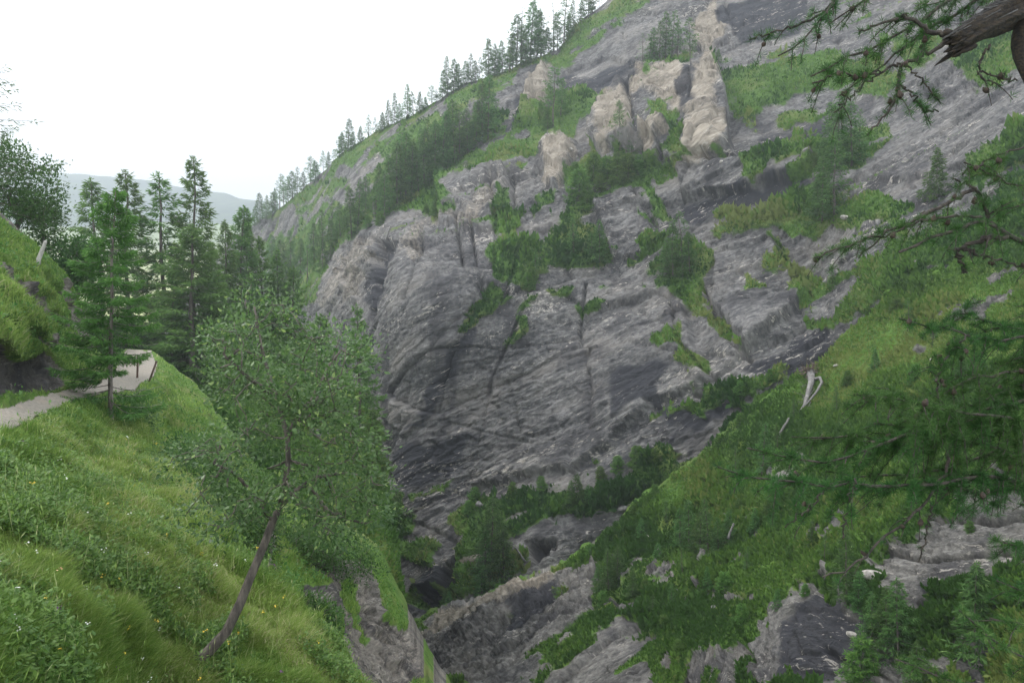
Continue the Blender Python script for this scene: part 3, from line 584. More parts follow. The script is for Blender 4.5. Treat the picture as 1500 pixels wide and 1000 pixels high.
def turf(s, n, lo, hi, mat, name, pxr=None, pyr=None, wide=.3, thr=.5):
    P, N, x, y, Y = scatter(s, n, s.grass + rng.normal(size=s.grass.shape) * .13, pxr, pyr, thr)
    m = len(P)
    sz = rng.uniform(lo, hi, m) * (1 + .6 * fbm(P * .25, 2, 171)) * (1 + 1.3 * sstep(.08, .45, fbm(P * .16, 3, 172)))
    d = unit(np.array([0, 0, 1.0]) * .8 + N * .5 + rng.normal(size=(m, 3)) * .45)
    w = unit(np.cross(d, rdir(m)))
    tn = np.clip(.42 + 1.5 * fbm(P * .09, 4, 170) + rng.normal(size=m) * .2, 0, 1)
    b = MB(); b.diamonds(P - d * sz[:, None] * .15, d * sz[:, None], w * sz[:, None] * wide * rng.uniform(.5, 1, (m, 1)), tn)
    return tag(link(name, b.mesh(name), mat), kind='stuff')
turf(wall, 190000, .25, .75, M_turf, 'ledge_grass', (350, 1520), (-30, 905))
turf(rib, 150000, .16, .5, M_turf2, 'spur_grass', (580, 1530), None)
turf(fl, 40000, .25, .6, M_turf2, 'flank_undergrowth', None, (430, 960))

def blades(P, N, Y, L, W, bend, tint, name, mat):
    m = len(P)
    up = unit(np.array([0, 0, 1.0]) + N * .25 + rng.normal(size=(m, 3)) * np.array([.4, .4, .1]))
    lean = unit(rng.normal(size=(m, 3)) * np.array([1, 1, .1]) + np.array([.12, -.05, 0]))
    side = unit(np.cross(up, rdir(m)))
    L = L[:, None]; W = W[:, None]; bend = bend[:, None]
    p0 = P - up * .03; p1 = p0 + up * L * .5 + lean * L * .10 * bend; p2 = p1 + up * L * (.45 - .25 * bend) + lean * L * .38 * bend
    V = np.stack([p0 - side * W, p0 + side * W, p1 + side * W * .8, p1 - side * W * .8, p2], 1).reshape(-1, 3)
    k = np.arange(m)[:, None] * 5
    me = mesh(name, V, k + np.array([[0, 1, 2, 3]]), k + np.array([[3, 2, 4]]), False, {'tint': np.repeat(tint, 5)})
    return tag(link(name, me, mat), kind='stuff')
P, N, x, y, Y = scatter(near, 380000, None, (-330, 580), (560, 1140))
patch = sstep(-.1, .45, fbm(P * .45, 3, 180) + .5 * np.exp(-(((x - 230) / 160) ** 2 + ((y - 720) / 90) ** 2)))
m = len(P)
hh = .10 + .20 * sstep(-.35, .45, fbm(P * 1.6, 3, 181))
tn = np.clip(.2 + .4 * patch + .35 * fbm(P * 1.3, 3, 186) + rng.normal(size=m) * .16 + (rng.random(m) < .05 + .14 * patch) * .5, 0, 1)
blades(P, N, Y, hh * rng.uniform(.6, 1.4, m), np.maximum(.0022, Y * .00046) * rng.uniform(.7, 1.5, m), rng.uniform(.2, 1.5, m), tn, 'meadow_grass', M_blade)
P, N, x, y, Y = scatter(mid, 190000, mid.grass * (1 - rd), (-260, 640), (200, 1040), .6)
m = len(P)
patch = sstep(-.2, .5, fbm(P * .3, 3, 182))
tn = np.clip(.15 + .45 * patch + rng.normal(size=m) * .18 + (rng.random(m) < .05) * .4, 0, 1)
blades(P, N, Y, rng.uniform(.1, .3, m) * (.6 + .6 * patch), Y * .00055 * rng.uniform(.7, 1.5, m), rng.uniform(.2, 1.4, m), tn, 'bank_grass', M_blade)
# broad herb leaves in clumps
def herbs(s, n, per, sz, name, pxr, pyr, mask=None, thr=.5):
    P, N, x, y, Y = scatter(s, n, mask, pxr, pyr, thr)
    P = P[fbm(P * 1.1, 3, 190) >  -.06]
    m = len(P); k = per
    Q = np.repeat(P, k, 0); d = unit(rng.normal(size=(m * k, 3)) * np.array([1, 1, .35]) + np.array([0, 0, .55]))
    L = rng.uniform(.5, 1.3, (m * k, 1)) * sz; w = unit(np.cross(d, np.array([0, 0, 1.0]) + rng.normal(size=(m * k, 3)) * .3))
    off = rng.uniform(.03, .2, (m * k, 1)) * np.array([0, 0, 1.0]) + rng.normal(size=(m * k, 3)) * .05
    b = MB(); b.diamonds(Q + off, d * L, w * L * rng.uniform(.16, .3, (m * k, 1)), np.clip(np.repeat(rng.random(m), k) * .7 + rng.normal(size=m * k) * .15, 0, 1))
    return tag(link(name, b.mesh(name), M_herb), kind='stuff')
herbs(near, 18000, 9, .06, 'meadow_herbs', (-300, 560), (590, 1120))
herbs(mid, 6500, 8, .11, 'bank_herbs', (-30, 620), (300, 1000), mid.grass * (1 - rd))
# seed stalks standing over the grass
P, N, x, y, Y = scatter(near, 1100, None, (-60, 560), (600, 1110)); m = len(P); b = MB()
up = unit(np.array([0, 0, 1.0]) + rng.normal(size=(m, 3)) * .2); L = rng.uniform(.25, .55, (m, 1)); sd_ = unit(np.cross(up, rdir(m))) * (np.maximum(.0012, Y * .0003))[:, None]
b.diamonds(P, up * L, sd_, .75 + .2 * rng.random(m)); b.diamonds(P + up * L * .85, unit(up + rng.normal(size=(m, 3)) * .3) * L * .16, sd_ * 2.2, .7 + .25 * rng.random(m))
tag(link('seed_stalks', b.mesh('seed_stalks'), M_blade), kind='stuff')
# small flowers
P, N, x, y, Y = scatter(near, 520, None, (-40, 520), (640, 1060))
P = P[:70]; b = MB(); m = len(P); hz = rng.uniform(.2, .45, (m, 1)); kind = rng.random(m)
for q in range(5):
    d = rdir(m) * np.array([1, 1, .3]); L = rng.uniform(.004, .008, (m, 1)) * np.clip(np.linalg.norm(P, axis=1)[:, None] / 6, 1, 2)
    b.diamonds(P + np.array([0, 0, 1]) * hz + rng.normal(size=(m, 3)) * .012, unit(d) * L * 2, unit(np.cross(d, rdir(m))) * L * .9, kind)
tF = NT('petals'); fa = tF.attr('tint'); cF = tF.mix(tF.ss(fa, .44, .46), (.75, .75, .7), (.7, .5, .05)); cF = tF.mix(tF.ss(fa, .86, .88), cF, (.25, .06, .3))
pb = tF.n('BsdfPrincipled'); tF.put(pb.inputs['Base Color'], cF); tag(link('wildflowers', b.mesh('wildflowers'), tF.surf(pb.outputs[0])), kind='stuff')

# ------------------------------------------------------------------ trees
M_bark = bark('larch_bark', (.045, .037, .031), (.135, .115, .10))
M_grey = bark('weathered_wood', (.09, .085, .08), (.26, .25, .24), (10, 10, 1.5))
M_larch = foliage('larch_needles', (.042, .105, .028), (.095, .195, .05), (.17, .28, .08), .5, .6, .22)
M_larch_near = foliage('fresh_larch_needles', (.04, .11, .02), (.10, .205, .042), (.18, .30, .075), .45, .6, .1)

def larch(seed, H, R, nb, per, base, slen, swid, droop=.25, top_pow=.75, gap=0.0, lean=0.0, rtrunk=None, dead_low=0.0):
    """trunk + limbs as one mesh, needle sprays as the crown mesh"""
    r = np.random.default_rng(seed)
    T, K = MB(), MB()
    n = 12; z = np.linspace(0, 1, n); rt = rtrunk or H * .012
    px_ = lean * H * z ** 2 + np.cumsum(r.normal(size=n)) * .004 * H; py_ = np.cumsum(r.normal(size=n)) * .004 * H
    px_ -= px_[0]; py_ -= py_[0]
    ax = np.stack([px_, py_, z * H - .6 * (z == 0)], -1)
    T.tube(ax, rt * (1 - z) ** .8 + .012, 7, .3, .12, seed)
    for i in range(nb):
        u = (i + r.random()) / nb
        hf = base + (1 - base) * u ** .92
        if hf > .985: continue
        if r.random() < gap: continue
        rel = (1 - hf) / (1 - base)
        L = R * (rel ** top_pow) * r.uniform(.55, 1.12) * (.75 + .25 * min(1, (hf - base) / .12 + .3)) + .03 * H * .3
        az = i * 2.39996 + r.normal() * .5
        o = np.array([np.interp(hf, z, ax[:, 0]), np.interp(hf, z, ax[:, 1]), hf * H])
        el = .25 * (hf > .8) + .05 - droop * (1 - hf) + r.normal() * .1
        hd = np.array([math.cos(az), math.sin(az), 0])
        t = np.linspace(0, 1, 5)[:, None]
        path = o + hd * L * t + np.array([0, 0, 1]) * L * (math.tan(el) * t - .22 * t * (1 - t) * 2 * droop * 2 + .10 * t ** 3)
        T.tube(path, np.linspace(max(.012, rt * .22 * rel ** .5), .006 + rt * .02, 5), 3, .5)
        if r.random() < dead_low * (1 - hf) * 2: continue
        m = max(3, int(per * (L / R + .12)))
        s = r.uniform(.12, 1.02, m) ** .8
        p = o + hd * L * s[:, None] + np.array([0, 0, 1]) * (L * (math.tan(el) * s - .44 * s * (1 - s) * droop * 2 + .10 * s ** 3))[:, None]
        wd = np.array([-hd[1], hd[0], 0])
        sd = r.choice([-1, 1], m)[:, None] * r.uniform(.0, 1, (m, 1)) ** .7
        lat = (wd * sd) * (L * .34 * (1 - .55 * s))[:, None] * r.random((m, 1))
        p = p + lat + np.array([0, 0, -1]) * np.abs(r.normal(size=(m, 1))) * slen * .35
        d = unit(hd * r.uniform(.2, 1, (m, 1)) + wd * sd * .9 + np.array([0, 0, 1]) * r.normal(-.25, .38, (m, 1)))
        sl = slen * r.uniform(.5, 1.25, (m, 1))
        w_ = unit(np.cross(d, unit(r.normal(size=(m, 3)) + np.array([0, 0, 1.2])))) * swid * .5 * r.uniform(.6, 1.3, (m, 1))
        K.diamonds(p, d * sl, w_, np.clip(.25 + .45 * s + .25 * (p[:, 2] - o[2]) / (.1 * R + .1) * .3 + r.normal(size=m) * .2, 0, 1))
    # leader
    m = max(6, int(per * .4)); s = r.uniform(.93, 1.0, m)
    p = np.stack([np.interp(s, z, ax[:, 0]), np.interp(s, z, ax[:, 1]), s * H], -1)
    d = unit(r.normal(size=(m, 3)) * np.array([1, 1, .4]) + np.array([0, 0, .5]))
    K.diamonds(p, d * slen * .6, unit(np.cross(d, r.normal(size=(m, 3)))) * swid * .4, .7)
    return T.mesh('larch_trunk', True), K.mesh('larch_crown')

# far variants are 10 m tall; name, mesh pair
M_bush = foliage('bush_leaves', (.04, .105, .016), (.10, .2, .034), (.17, .26, .06), .4, .6, .2)
VAR = {
    'full': [larch(11, 10, 2.6, 84, 52, .06, .5, 0.125, .3), larch(12, 10, 2.9, 84, 54, .03, .52, 0.132, .35), larch(13, 10, 2.4, 80, 52, .1, .5, 0.125, .25)],
    'spire': [larch(21, 10, 1.9, 76, 41, .1, .45, 0.112, .3), larch(22, 10, 1.6, 74, 39, .14, .42, 0.106, .35), larch(23, 10, 2.0, 74, 41, .12, .45, 0.112, .25, lean=.03)],
    'open': [larch(31, 10, 2.3, 50, 39, .22, .5, 0.112, .2, gap=.2), larch(32, 10, 2.5, 46, 39, .3, .52, 0.119, .15, gap=.25, lean=-.03), larch(33, 10, 2.1, 48, 37, .26, .48, 0.112, .1, gap=.2, lean=.04)],
    'bare': [larch(41, 10, 2.0, 40, 18, .2, .42, 0.086, .1, gap=.15, dead_low=.5), larch(42, 10, 2.3, 44, 39, .36, .5, 0.112, .3, gap=.1)],
    'young': [larch(51, 10, 3.3, 70, 54, .02, .8, 0.172, .3, .9), larch(52, 10, 2.9, 66, 54, .03, .75, 0.172, .25, .95)],
    'round': [larch(61, 10, 4.2, 80, 72, .04, .9, 0.211, .2, .45), larch(62, 10, 4.6, 80, 72, .03, .95, 0.218, .15, .4)],
}
ORD = ['', 'first', 'second', 'third', 'fourth', 'fifth', 'sixth', 'seventh', 'eighth', 'ninth', 'tenth', 'eleventh', 'twelfth', 'thirteenth', 'fourteenth', 'fifteenth', 'sixteenth', 'seventeenth', 'eighteenth', 'nineteenth', 'twentieth']
def ordw(i):
    if i <= 20: return ORD[i]
    tens = {2: 'twenty', 3: 'thirty', 4: 'forty', 5: 'fifty', 6: 'sixty'}[i // 10]
    return {2: 'twentieth', 3: 'thirtieth', 4: 'fortieth', 5: 'fiftieth', 6: 'sixtieth'}[i // 10] if i % 10 == 0 else tens + '-' + ORD[i % 10]
M_for = {}
def plant(s, px, pb, pt, kind, label, group, cat='larch', vi=None, name='larch_tree', sink=.35, wide=1.0, mats=None):
    P = s.at(px, pb) if s is not None else None
    Y = P[1]
    H = (pb - pt) / F * Y * 1.0 + .2
    pair = VAR[kind][(vi if vi is not None else random.randrange(99)) % len(VAR[kind])]
    e = empty(name, tuple(P + np.array([0, 0, -sink * min(1, H / 8)])), label, cat, group)
    k = H / 10 / .99
    e.scale = (k * wide, k * wide, k); e.rotation_euler = (random.gauss(0, .025), random.gauss(0, .025), random.uniform(0, 6.28))
    mt = mats or (M_bark, M_larch)
    link('trunk', pair[0], mt[0], e); link('crown', pair[1], mt[1], e)
    return e

# skyline row, lower left end to the top
sky_row = [(383, 324, 284, 'full'), (397, 318, 280, 'full'), (410, 306, 254, 'open'), (417, 302, 258, 'open'), (429, 290, 250, 'full'), (438, 284, 246, 'open'), (454, 268, 235, 'bare'), (475, 252, 221, 'open'), (490, 236, 223, 'bare'),
           (505, 226, 196, 'young'), (513, 221, 178, 'spire'), (542, 201, 166, 'open'), (553, 197, 174, 'open'), (571, 187, 149, 'spire'), (579, 184, 134, 'spire'), (599, 176, 124, 'spire'), (608, 172, 133, 'open'), (626, 161, 144, 'young'), (632, 158, 132, 'bare'), (641, 151, 130, 'open'),
           (655, 140, 84, 'spire'), (663, 135, 87, 'full'), (673, 128, 90, 'full'), (688, 118, 81, 'spire'), (703, 114, 84, 'open'), (715, 112, 66, 'full'), (724, 109, 57, 'spire'), (736, 106, 66, 'full'), (745, 104, 60, 'open'), (756, 98, 36, 'full'), (764, 94, 26, 'bare'), (771, 90, 40, 'full'),
           (779, 87, 12, 'full'), (787, 84, 26, 'full'), (794, 80, 20, 'open'), (802, 76, 34, 'full'), (810, 71, 0, 'bare'), (817, 68, 14, 'full'), (827, 62, 4, 'open'), (842, 44, 8, 'spire'), (862, 20, -26, 'full'), (869, 14, -18, 'full'), (877, 8, -20, 'open')]
sky_row += [(374, 328, 300, 'full'), (390, 321, 290, 'spire'), (403, 311, 270, 'spire'), (422, 296, 262, 'open'), (445, 277, 252, 'full'), (462, 262, 240, 'young'), (484, 244, 222, 'full'), (500, 229, 205, 'open'), (518, 217, 192, 'full'), (530, 208, 186, 'young'), (562, 192, 166, 'young'), (588, 180, 150, 'full'), (616, 167, 140, 'full'), (648, 145, 108, 'full'), (680, 122, 92, 'full'), (695, 117, 86, 'full'), (730, 108, 74, 'full'), (750, 101, 52, 'spire'), (834, 54, 24, 'young'), (852, 30, 4, 'full')]
sky_row.sort()
adj = {'full': 'dense dark', 'open': 'thin open-crowned', 'bare': 'nearly bare', 'spire': 'slender', 'young': 'small bushy'}
for i, (px, pb, pt, kd) in enumerate(sky_row):
    plant(wall, px + random.uniform(-2, 2), pb + 2, pb - (pb - pt) * random.uniform(.84, 1.2), kd, adj[kd] + ' larch on the skyline ridge, ' + ordw(i + 1) + ' counted uphill from its lower end', 'larches along the skyline ridge', vi=i, wide=random.uniform(.95, 1.35))
# grove on the green slope below the skyline
grove = [(402, 402, 345), (416, 422, 352), (428, 398, 338), (442, 402, 350), (452, 412, 358), (462, 388, 328), (472, 396, 345), (476, 368, 308), (484, 378, 320), (491, 352, 290), (501, 348, 298), (514, 348, 274), (524, 332, 262), (537, 310, 260), (548, 318, 252), (557, 310, 240), (562, 320, 250),
         (571, 308, 224), (581, 303, 206), (588, 296, 200), (594, 292, 196), (603, 290, 205), (611, 286, 214), (622, 276, 190), (631, 268, 178), (640, 264, 184), (649, 257, 168), (656, 248, 162), (666, 238, 148), (673, 234, 154), (685, 224, 158), (697, 214, 148), (707, 206, 120), (716, 202, 114), (600, 262, 215), (620, 240, 190), (640, 225, 178)]
gk = ['full', 'full', 'spire', 'full', 'open']
for i, (px, pb, pt) in enumerate(grove):
    kd = gk[i % 5]
    plant(wall, px, pb, pt, kd, adj[kd] + ' larch in the grove below the skyline, ' + ordw(i + 1) + ' from the grove\'s lower end', 'larches in the grove below the skyline', vi=i, wide=1.05)
# trees on the ledges and chutes of the wall
wl = [(810, 187, 96, 'bare', 1, 'tall larch with a long bare trunk on the grass shelf left of the tan buttress'),
      (822, 172, 118, 'spire', 0, 'slender larch behind the bare-trunked larch on the upper grass shelf'),
      (803, 192, 160, 'young', 0, 'bushy young larch at the foot of the bare-trunked larch'),
      (941, 108, 48, 'bare', 0, 'thin dark larch at the outer edge of the buttress top'),
      (950, 104, 44, 'open', 0, 'open larch second from the outer edge of the buttress top'), (958, 101, 40, 'spire', 1, 'narrow larch third from the outer edge of the buttress top'),
      (967, 96, 38, 'open', 1, 'open-crowned larch in the middle of the clump on the buttress top'), (976, 92, 24, 'spire', 0, 'tallest narrow larch of the clump on the buttress top'),
      (984, 90, 20, 'open', 2, 'tall open larch next to the tallest one on the buttress top'), (993, 88, 36, 'open', 0, 'larch at the inner end of the clump on the buttress top'),
      (1011, 97, 32, 'open', 1, 'lone larch with a dark stem on the green saddle beside the buttress top'), (1054, 104, 86, 'young', 0, 'tiny larch on the green saddle above the right tan pillar'),
      (912, 224, 158, 'open', 0, 'open larch standing in front of the tan buttress face'), (903, 228, 192, 'spire', 1, 'short thin larch left beside the open one before the buttress'),
      (925, 230, 182, 'spire', 2, 'narrow larch close right of the open one before the buttress'), (940, 232, 192, 'bare', 0, 'sparse stunted larch before the dark cleft of the buttress'),
      (878, 388, 328, 'young', 1, 'broad bushy larch in the right corner of the big green chute'), (866, 384, 345, 'young', 0, 'small bushy larch left of the broad one in the green chute'), (840, 378, 326, 'spire', 0, 'thin pale larch in the middle of the green chute'),
      (783, 402, 370, 'spire', 1, 'dark thin sapling at the lower tip of the green chute'),
      (990, 416, 336, 'full', 0, 'tall dense larch in the star-shaped green patch'), (1004, 412, 318, 'open', 1, 'tallest open larch of the star-shaped green patch'), (1014, 410, 348, 'full', 2, 'dense larch on the right edge of the star-shaped green patch'), (978, 406, 352, 'full', 1, 'low larch on the left edge of the star-shaped green patch'),
      (1213, 332, 236, 'full', 0, 'tall dense larch on the middle ledge below the hanging twigs'), (1230, 326, 200, 'spire', 0, 'tallest slender larch of the middle ledge'), (1204, 318, 262, 'full', 1, 'smaller larch left of the tall ones on the middle ledge'), (1222, 258, 162, 'full', 2, 'dense larch on the upper ledge behind the hanging twigs'),
      (1238, 262, 150, 'spire', 2, 'tall slim larch on the upper ledge behind the hanging twigs'), (1252, 254, 158, 'full', 0, 'dense larch at the right end of the upper ledge clump'), (1264, 230, 172, 'open', 0, 'open larch upslope of the upper ledge clump'),
      (1373, 294, 219, 'young', 1, 'neat cone-shaped larch alone on the pale rock slab'), (1232, 432, 396, 'spire', 0, 'small thin larch at the foot of the folded dark rock'),
      (725, 842, 726, 'full', 1, 'tall light larch on the lower shelf left of the cave'), (713, 852, 772, 'full', 0, 'wide low larch left of the tall one on the lower shelf'), (738, 848, 768, 'young', 1, 'bushy larch right of the tall one on the lower shelf'), (848, 746, 698, 'young', 0, 'wide bushy larch on the shelf above the cave'),
      (838, 750, 710, 'young', 1, 'low larch left beside the wide bushy one above the cave'), (862, 744, 714, 'young', 0, 'low larch right beside the wide bushy one above the cave'), (700, 880, 822, 'young', 1, 'bushy larch on the lowest end of the shelf'), (629, 884, 838, 'young', 0, 'young larch above the black slot of the gorge'),
      (655, 898, 862, 'young', 1, 'low young larch right of the black slot of the gorge'), (640, 318, 284, 'young', 0, 'round young larch on the grass tongue at the cliff edge')]
for px, pb, pt, kd, vi, lb in wl: plant(wall, px, pb, pt, kd, lb, 'larches on the ledges of the rock wall', vi=vi, wide=1.15)
# low shrubs on the wall
ws = [(870, 266, 228), (890, 264, 230), (905, 272, 236), (921, 268, 232), (936, 262, 234), (850, 300, 256), (861, 312, 276), (880, 285, 262), (778, 420, 394), (772, 428, 406), (905, 250, 226), (844, 262, 240), (540, 335, 318), (558, 330, 312), (625, 312, 300), (700, 742, 722), (760, 738, 716), (800, 728, 708), (930, 682, 652), (905, 690, 668), (960, 676, 658), (880, 704, 684), (1130, 562, 545), (1090, 580, 562), (730, 880, 850), (690, 760, 742)]
near_what = ['below the tan buttress', 'below the tan buttress', 'below the tan buttress', 'below the tan buttress', 'below the tan buttress', 'at the head of the green chute', 'at the head of the green chute', 'below the tan buttress', 'at the tip of the green chute', 'at the tip of the green chute', 'below the tan buttress', 'below the tan buttress',
             'at the cliff edge', 'at the cliff edge', 'at the cliff edge', 'on the shelf above the cave', 'on the shelf above the cave', 'on the shelf above the cave', 'on the shelf above the cave', 'on the shelf above the cave', 'on the shelf above the cave', 'on the shelf above the cave', 'on the grassy ledge above the spur', 'on the grassy ledge above the spur', 'on the lower shelf', 'on the lower shelf']
cnt = {}; tot = {}
order = sorted(range(len(ws)), key=lambda i: ws[i][0])
for w_ in near_what: tot[w_] = tot.get(w_, 0) + 1
for i in order:
    w_ = near_what[i]; cnt[w_] = cnt.get(w_, 0) + 1
    lb = 'low leafy green shrub ' + w_ + ', ' + ordw(cnt[w_]) + ' from the left'
    plant(wall, *ws[i], 'round', lb, 'shrubs on the rock wall', 'shrub', vi=i, name='mountain_shrub', wide=1.1, mats=(M_bark, M_bush))
# trees on the spur
rl = [(890, 862, 798, 'full', 0, 'dark dense larch at the head of the lower rock ramp'), (906, 852, 800, 'full', 1, 'smaller dark larch right beside the one at the rock ramp'), (875, 858, 822, 'young', 0, 'low bushy larch left beside the one at the rock ramp'),
      (990, 792, 736, 'full', 2, 'leftmost larch of the clump in the hollow of the green spur'), (1004, 796, 724, 'full', 0, 'dense larch second from the left in the hollow clump'), (1018, 800, 738, 'full', 1, 'larch in the middle of the hollow clump'), (1032, 802, 720, 'spire', 2, 'tallest slim larch of the hollow clump'), (1044, 800, 748, 'full', 2, 'larch at the right end of the hollow clump'),
      (1000, 840, 800, 'bare', 0, 'dead pale young larch below the hollow clump'), (1062, 782, 740, 'young', 0, 'bushy young larch upslope right of the hollow clump'), (1090, 770, 726, 'young', 1, 'broad young larch between hollow clump and needle branches'), (1112, 692, 612, 'spire', 0, 'slender larch on the open spur below the fallen snag'), (960, 822, 786, 'young', 0, 'small bushy larch left of the hollow clump near the pale stones'),
      (930, 880, 840, 'young', 1, 'young larch on the stony slope below the hollow clump'), (985, 900, 856, 'spire', 1, 'thin larch low on the stony slope'),
      (1232, 872, 756, 'spire', 0, 'slim tall larch beside the white boulder'), (1290, 952, 848, 'full', 0, 'dense dark larch below the white boulder'), (1312, 962, 842, 'full', 1, 'tall dark larch right beside the dense one below the boulder'), (1270, 944, 858, 'full', 2, 'larch left of the dense pair below the boulder'), (1252, 992, 922, 'round', 0, 'rounded low larch at the bottom of the spur'),
      (1405, 948, 806, 'young', 1, 'neat conical larch in front of the lower rock steps'), (1250, 880, 826, 'young', 0, 'low larch just left of the white boulder foot'), (1335, 1000, 930, 'young', 1, 'bushy larch at the lower edge between rock steps')]
for px, pb, pt, kd, vi, lb in rl: plant(rib, px, pb, pt, kd, lb, 'larches on the green spur', vi=vi, wide=1.1 if kd != 'round' else 1.0)

# the larches across the track, nearer and finer
NV = [larch(71, 11, 2.9, 100, 165, .04, .32, .075, .35, .85, rtrunk=.12), larch(72, 11, 2.6, 96, 150, .05, .3, .072, .3, .9, rtrunk=.11), larch(73, 11, 2.7, 86, 150, .05, .32, .075, .2, .85, .1, rtrunk=.11), larch(74, 11, 3.0, 108, 180, .05, .32, .078, .45, .75, rtrunk=.13)]
VAR['mid'] = NV
M_larch_mid = foliage('open_larch_needles', (.055, .13, .03), (.12, .23, .055), (.2, .32, .09), .5, .6, .15)
ml = [(fl, 152, 500, 268, 0, 1.3, 'dense larch behind the track, leftmost of the four spires'), (fl, 193, 500, 257, 1, 1.3, 'narrow larch just right of the leftmost spire behind the track'), (fl, 234, 505, 261, 2, 1.4, 'open larch with tiered boughs, third of the four spires'), (fl, 286, 512, 240, 1, 1.1, 'thin-topped larch, rightmost of the four spires'),
      (fl, 282, 545, 330, 3, 1.5, 'broad dense larch with a dark trunk below the rightmost spire'), (fl, 318, 530, 395, 3, 1.2, 'short broad larch right of the broad dense one'), (fl, 250, 530, 380, 0, 1.2, 'low dense larch between the spires and the verge'),
      (fl, 332, 480, 326, 0, 1.0, 'distant larch at the gorge rim, left of a pair'), (fl, 350, 478, 305, 3, 1.0, 'tallest distant larch at the gorge rim'), (fl, 366, 476, 322, 0, 1.0, 'distant larch at the gorge rim, right of the tallest'), (fl, 388, 480, 345, 3, 1.0, 'low distant larch at the gorge rim below the ridge foot'), (fl, 410, 482, 362, 0, 1.1, 'lowest distant larch at the gorge rim near the broadleaf top'), (fl, 310, 478, 352, 3, 1.0, 'distant larch peeping out right behind the rightmost spire'),
      (fl, 430, 490, 385, 3, 1.1, 'distant larch behind the upper right of the broadleaf crown'),
      (fl, 524, 640, 448, 2, 1.1, 'larch with open tiers rising from the gorge edge right of the broadleaf tree'), (fl, 545, 700, 590, 3, 1.2, 'bushy larch on the gorge edge below the open-tiered one'), (fl, 470, 600, 455, 3, 1.2, 'larch hidden behind the broadleaf crown at the gorge edge')]
for s_h, px, pb, pt, vi, wd, lb in ml: plant(s_h, px, pb, pt, 'mid', lb, 'larches beyond the track', vi=vi, wide=wd, sink=1.5, mats=(M_bark, M_larch_mid))
VAR['verge'] = [larch(81, 10, 2.4, 110, 360, .13, .25, .045, .22, .6, .1, lean=.012, rtrunk=.10, dead_low=.16)]
plant(mid, 164, 604, 244, 'verge', 'light green larch with low drooping boughs at the track edge', None, mats=(bark('pale_larch_bark', (.09, .075, .065), (.24, .21, .19)), M_larch_near), vi=0, sink=.9)

# left edge: rounded broadleaf trees and a half-dead larch on the bank
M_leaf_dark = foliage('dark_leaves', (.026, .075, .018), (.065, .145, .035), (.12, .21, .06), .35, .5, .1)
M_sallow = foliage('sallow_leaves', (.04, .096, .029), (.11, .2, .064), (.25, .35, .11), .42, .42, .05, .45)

def leafy(seed, targets, root_pts, root_r, leaves, lsize, spread, attach=None, twig_r=.006, r_at=None):
    """a broadleaf tree: a trunk path, branches that reach each leaf cluster, real leaf blades round every cluster"""
    r = np.random.default_rng(seed); T, K = MB(), MB()
    root = np.asarray(root_pts, float)
    T.tube(root, np.asarray(root_r), 9, .3, .1, seed)
    nodes = [p for p in (attach if attach is not None else root[-2:])]; rad = [r_at or root_r[-1]] * len(nodes)
    tg = np.asarray(targets); c0 = np.mean(nodes, 0)
    for q in tg[np.argsort(np.linalg.norm(tg - c0, axis=1))]:
        N_ = np.array(nodes); dd = np.linalg.norm(N_ - q, axis=1) + .12 * np.linalg.norm(N_ - c0, axis=1)
        j = int(np.argmin(dd)); a = N_[j]
        mid_ = (a + q) / 2 + r.normal(size=3) * .05 * np.linalg.norm(q - a) + np.array([0, 0, -.04]) * np.linalg.norm(q - a)
        ra = max(twig_r, rad[j] * .72); rb = max(twig_r * .7, ra * .6)
        T.tube(np.array([a, (a * 2 + mid_) / 3, mid_, q]), np.array([ra, ra * .9, (ra + rb) / 2, rb]), 5, .5)
        nodes += [mid_, q]; rad += [(ra + rb) / 2, rb]
        m = max(3, int(leaves * r.uniform(.5, 1.5)))
        ax = unit(q - a)
        off = r.normal(size=(m, 3)) * spread * np.array([1, 1, .75])
        p = q + off
        d = unit(unit(off) * .8 + ax * .35 + r.normal(size=(m, 3)) * .45 + np.array([0, 0, -.05]))
        L = lsize * r.uniform(.55, 1.25, (m, 1)); w_ = unit(np.cross(d, unit(r.normal(size=(m, 3)) * .6 + np.array([0, 0, 1.0])))) * L * .24
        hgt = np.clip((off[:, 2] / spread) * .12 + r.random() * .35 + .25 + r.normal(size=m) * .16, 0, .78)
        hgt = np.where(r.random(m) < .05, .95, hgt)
        nrm = unit(np.cross(d, w_)); k = np.arange(m)[:, None] * 6
        V = np.stack([p, p + d * L * .33 + w_ - nrm * L * .03, p + d * L * .68 + w_ * .75 - nrm * L * .06, p + d * L - nrm * L * .13, p + d * L * .68 - w_ * .75 - nrm * L * .06, p + d * L * .33 - w_ - nrm * L * .03], 1).reshape(-1, 3)
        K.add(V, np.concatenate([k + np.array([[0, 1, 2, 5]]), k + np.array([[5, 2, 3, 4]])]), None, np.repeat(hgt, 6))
    return T, K

def in_poly_pts(poly, n, Y0, Ys, r, inset=0):
    poly = np.asarray(poly, float); out = []
    while len(out) < n:
        x = r.uniform(poly[:, 0].min(), poly[:, 0].max(), 4000); y = r.uniform(poly[:, 1].min(), poly[:, 1].max(), 4000)
        ok = poly_sd(x, y, poly) > inset
        x, y = x[ok], y[ok]
        cx = poly[:, 0].mean(); hw = (poly[:, 0].max() - poly[:, 0].min()) / 2
        half = Ys * np.sqrt(np.clip(1 - ((x - cx) / hw) ** 2, .15, 1))
        out += list(U(x, y, Y0 + r.uniform(-1, 1, len(x)) * half))
    return np.array(out[:n])

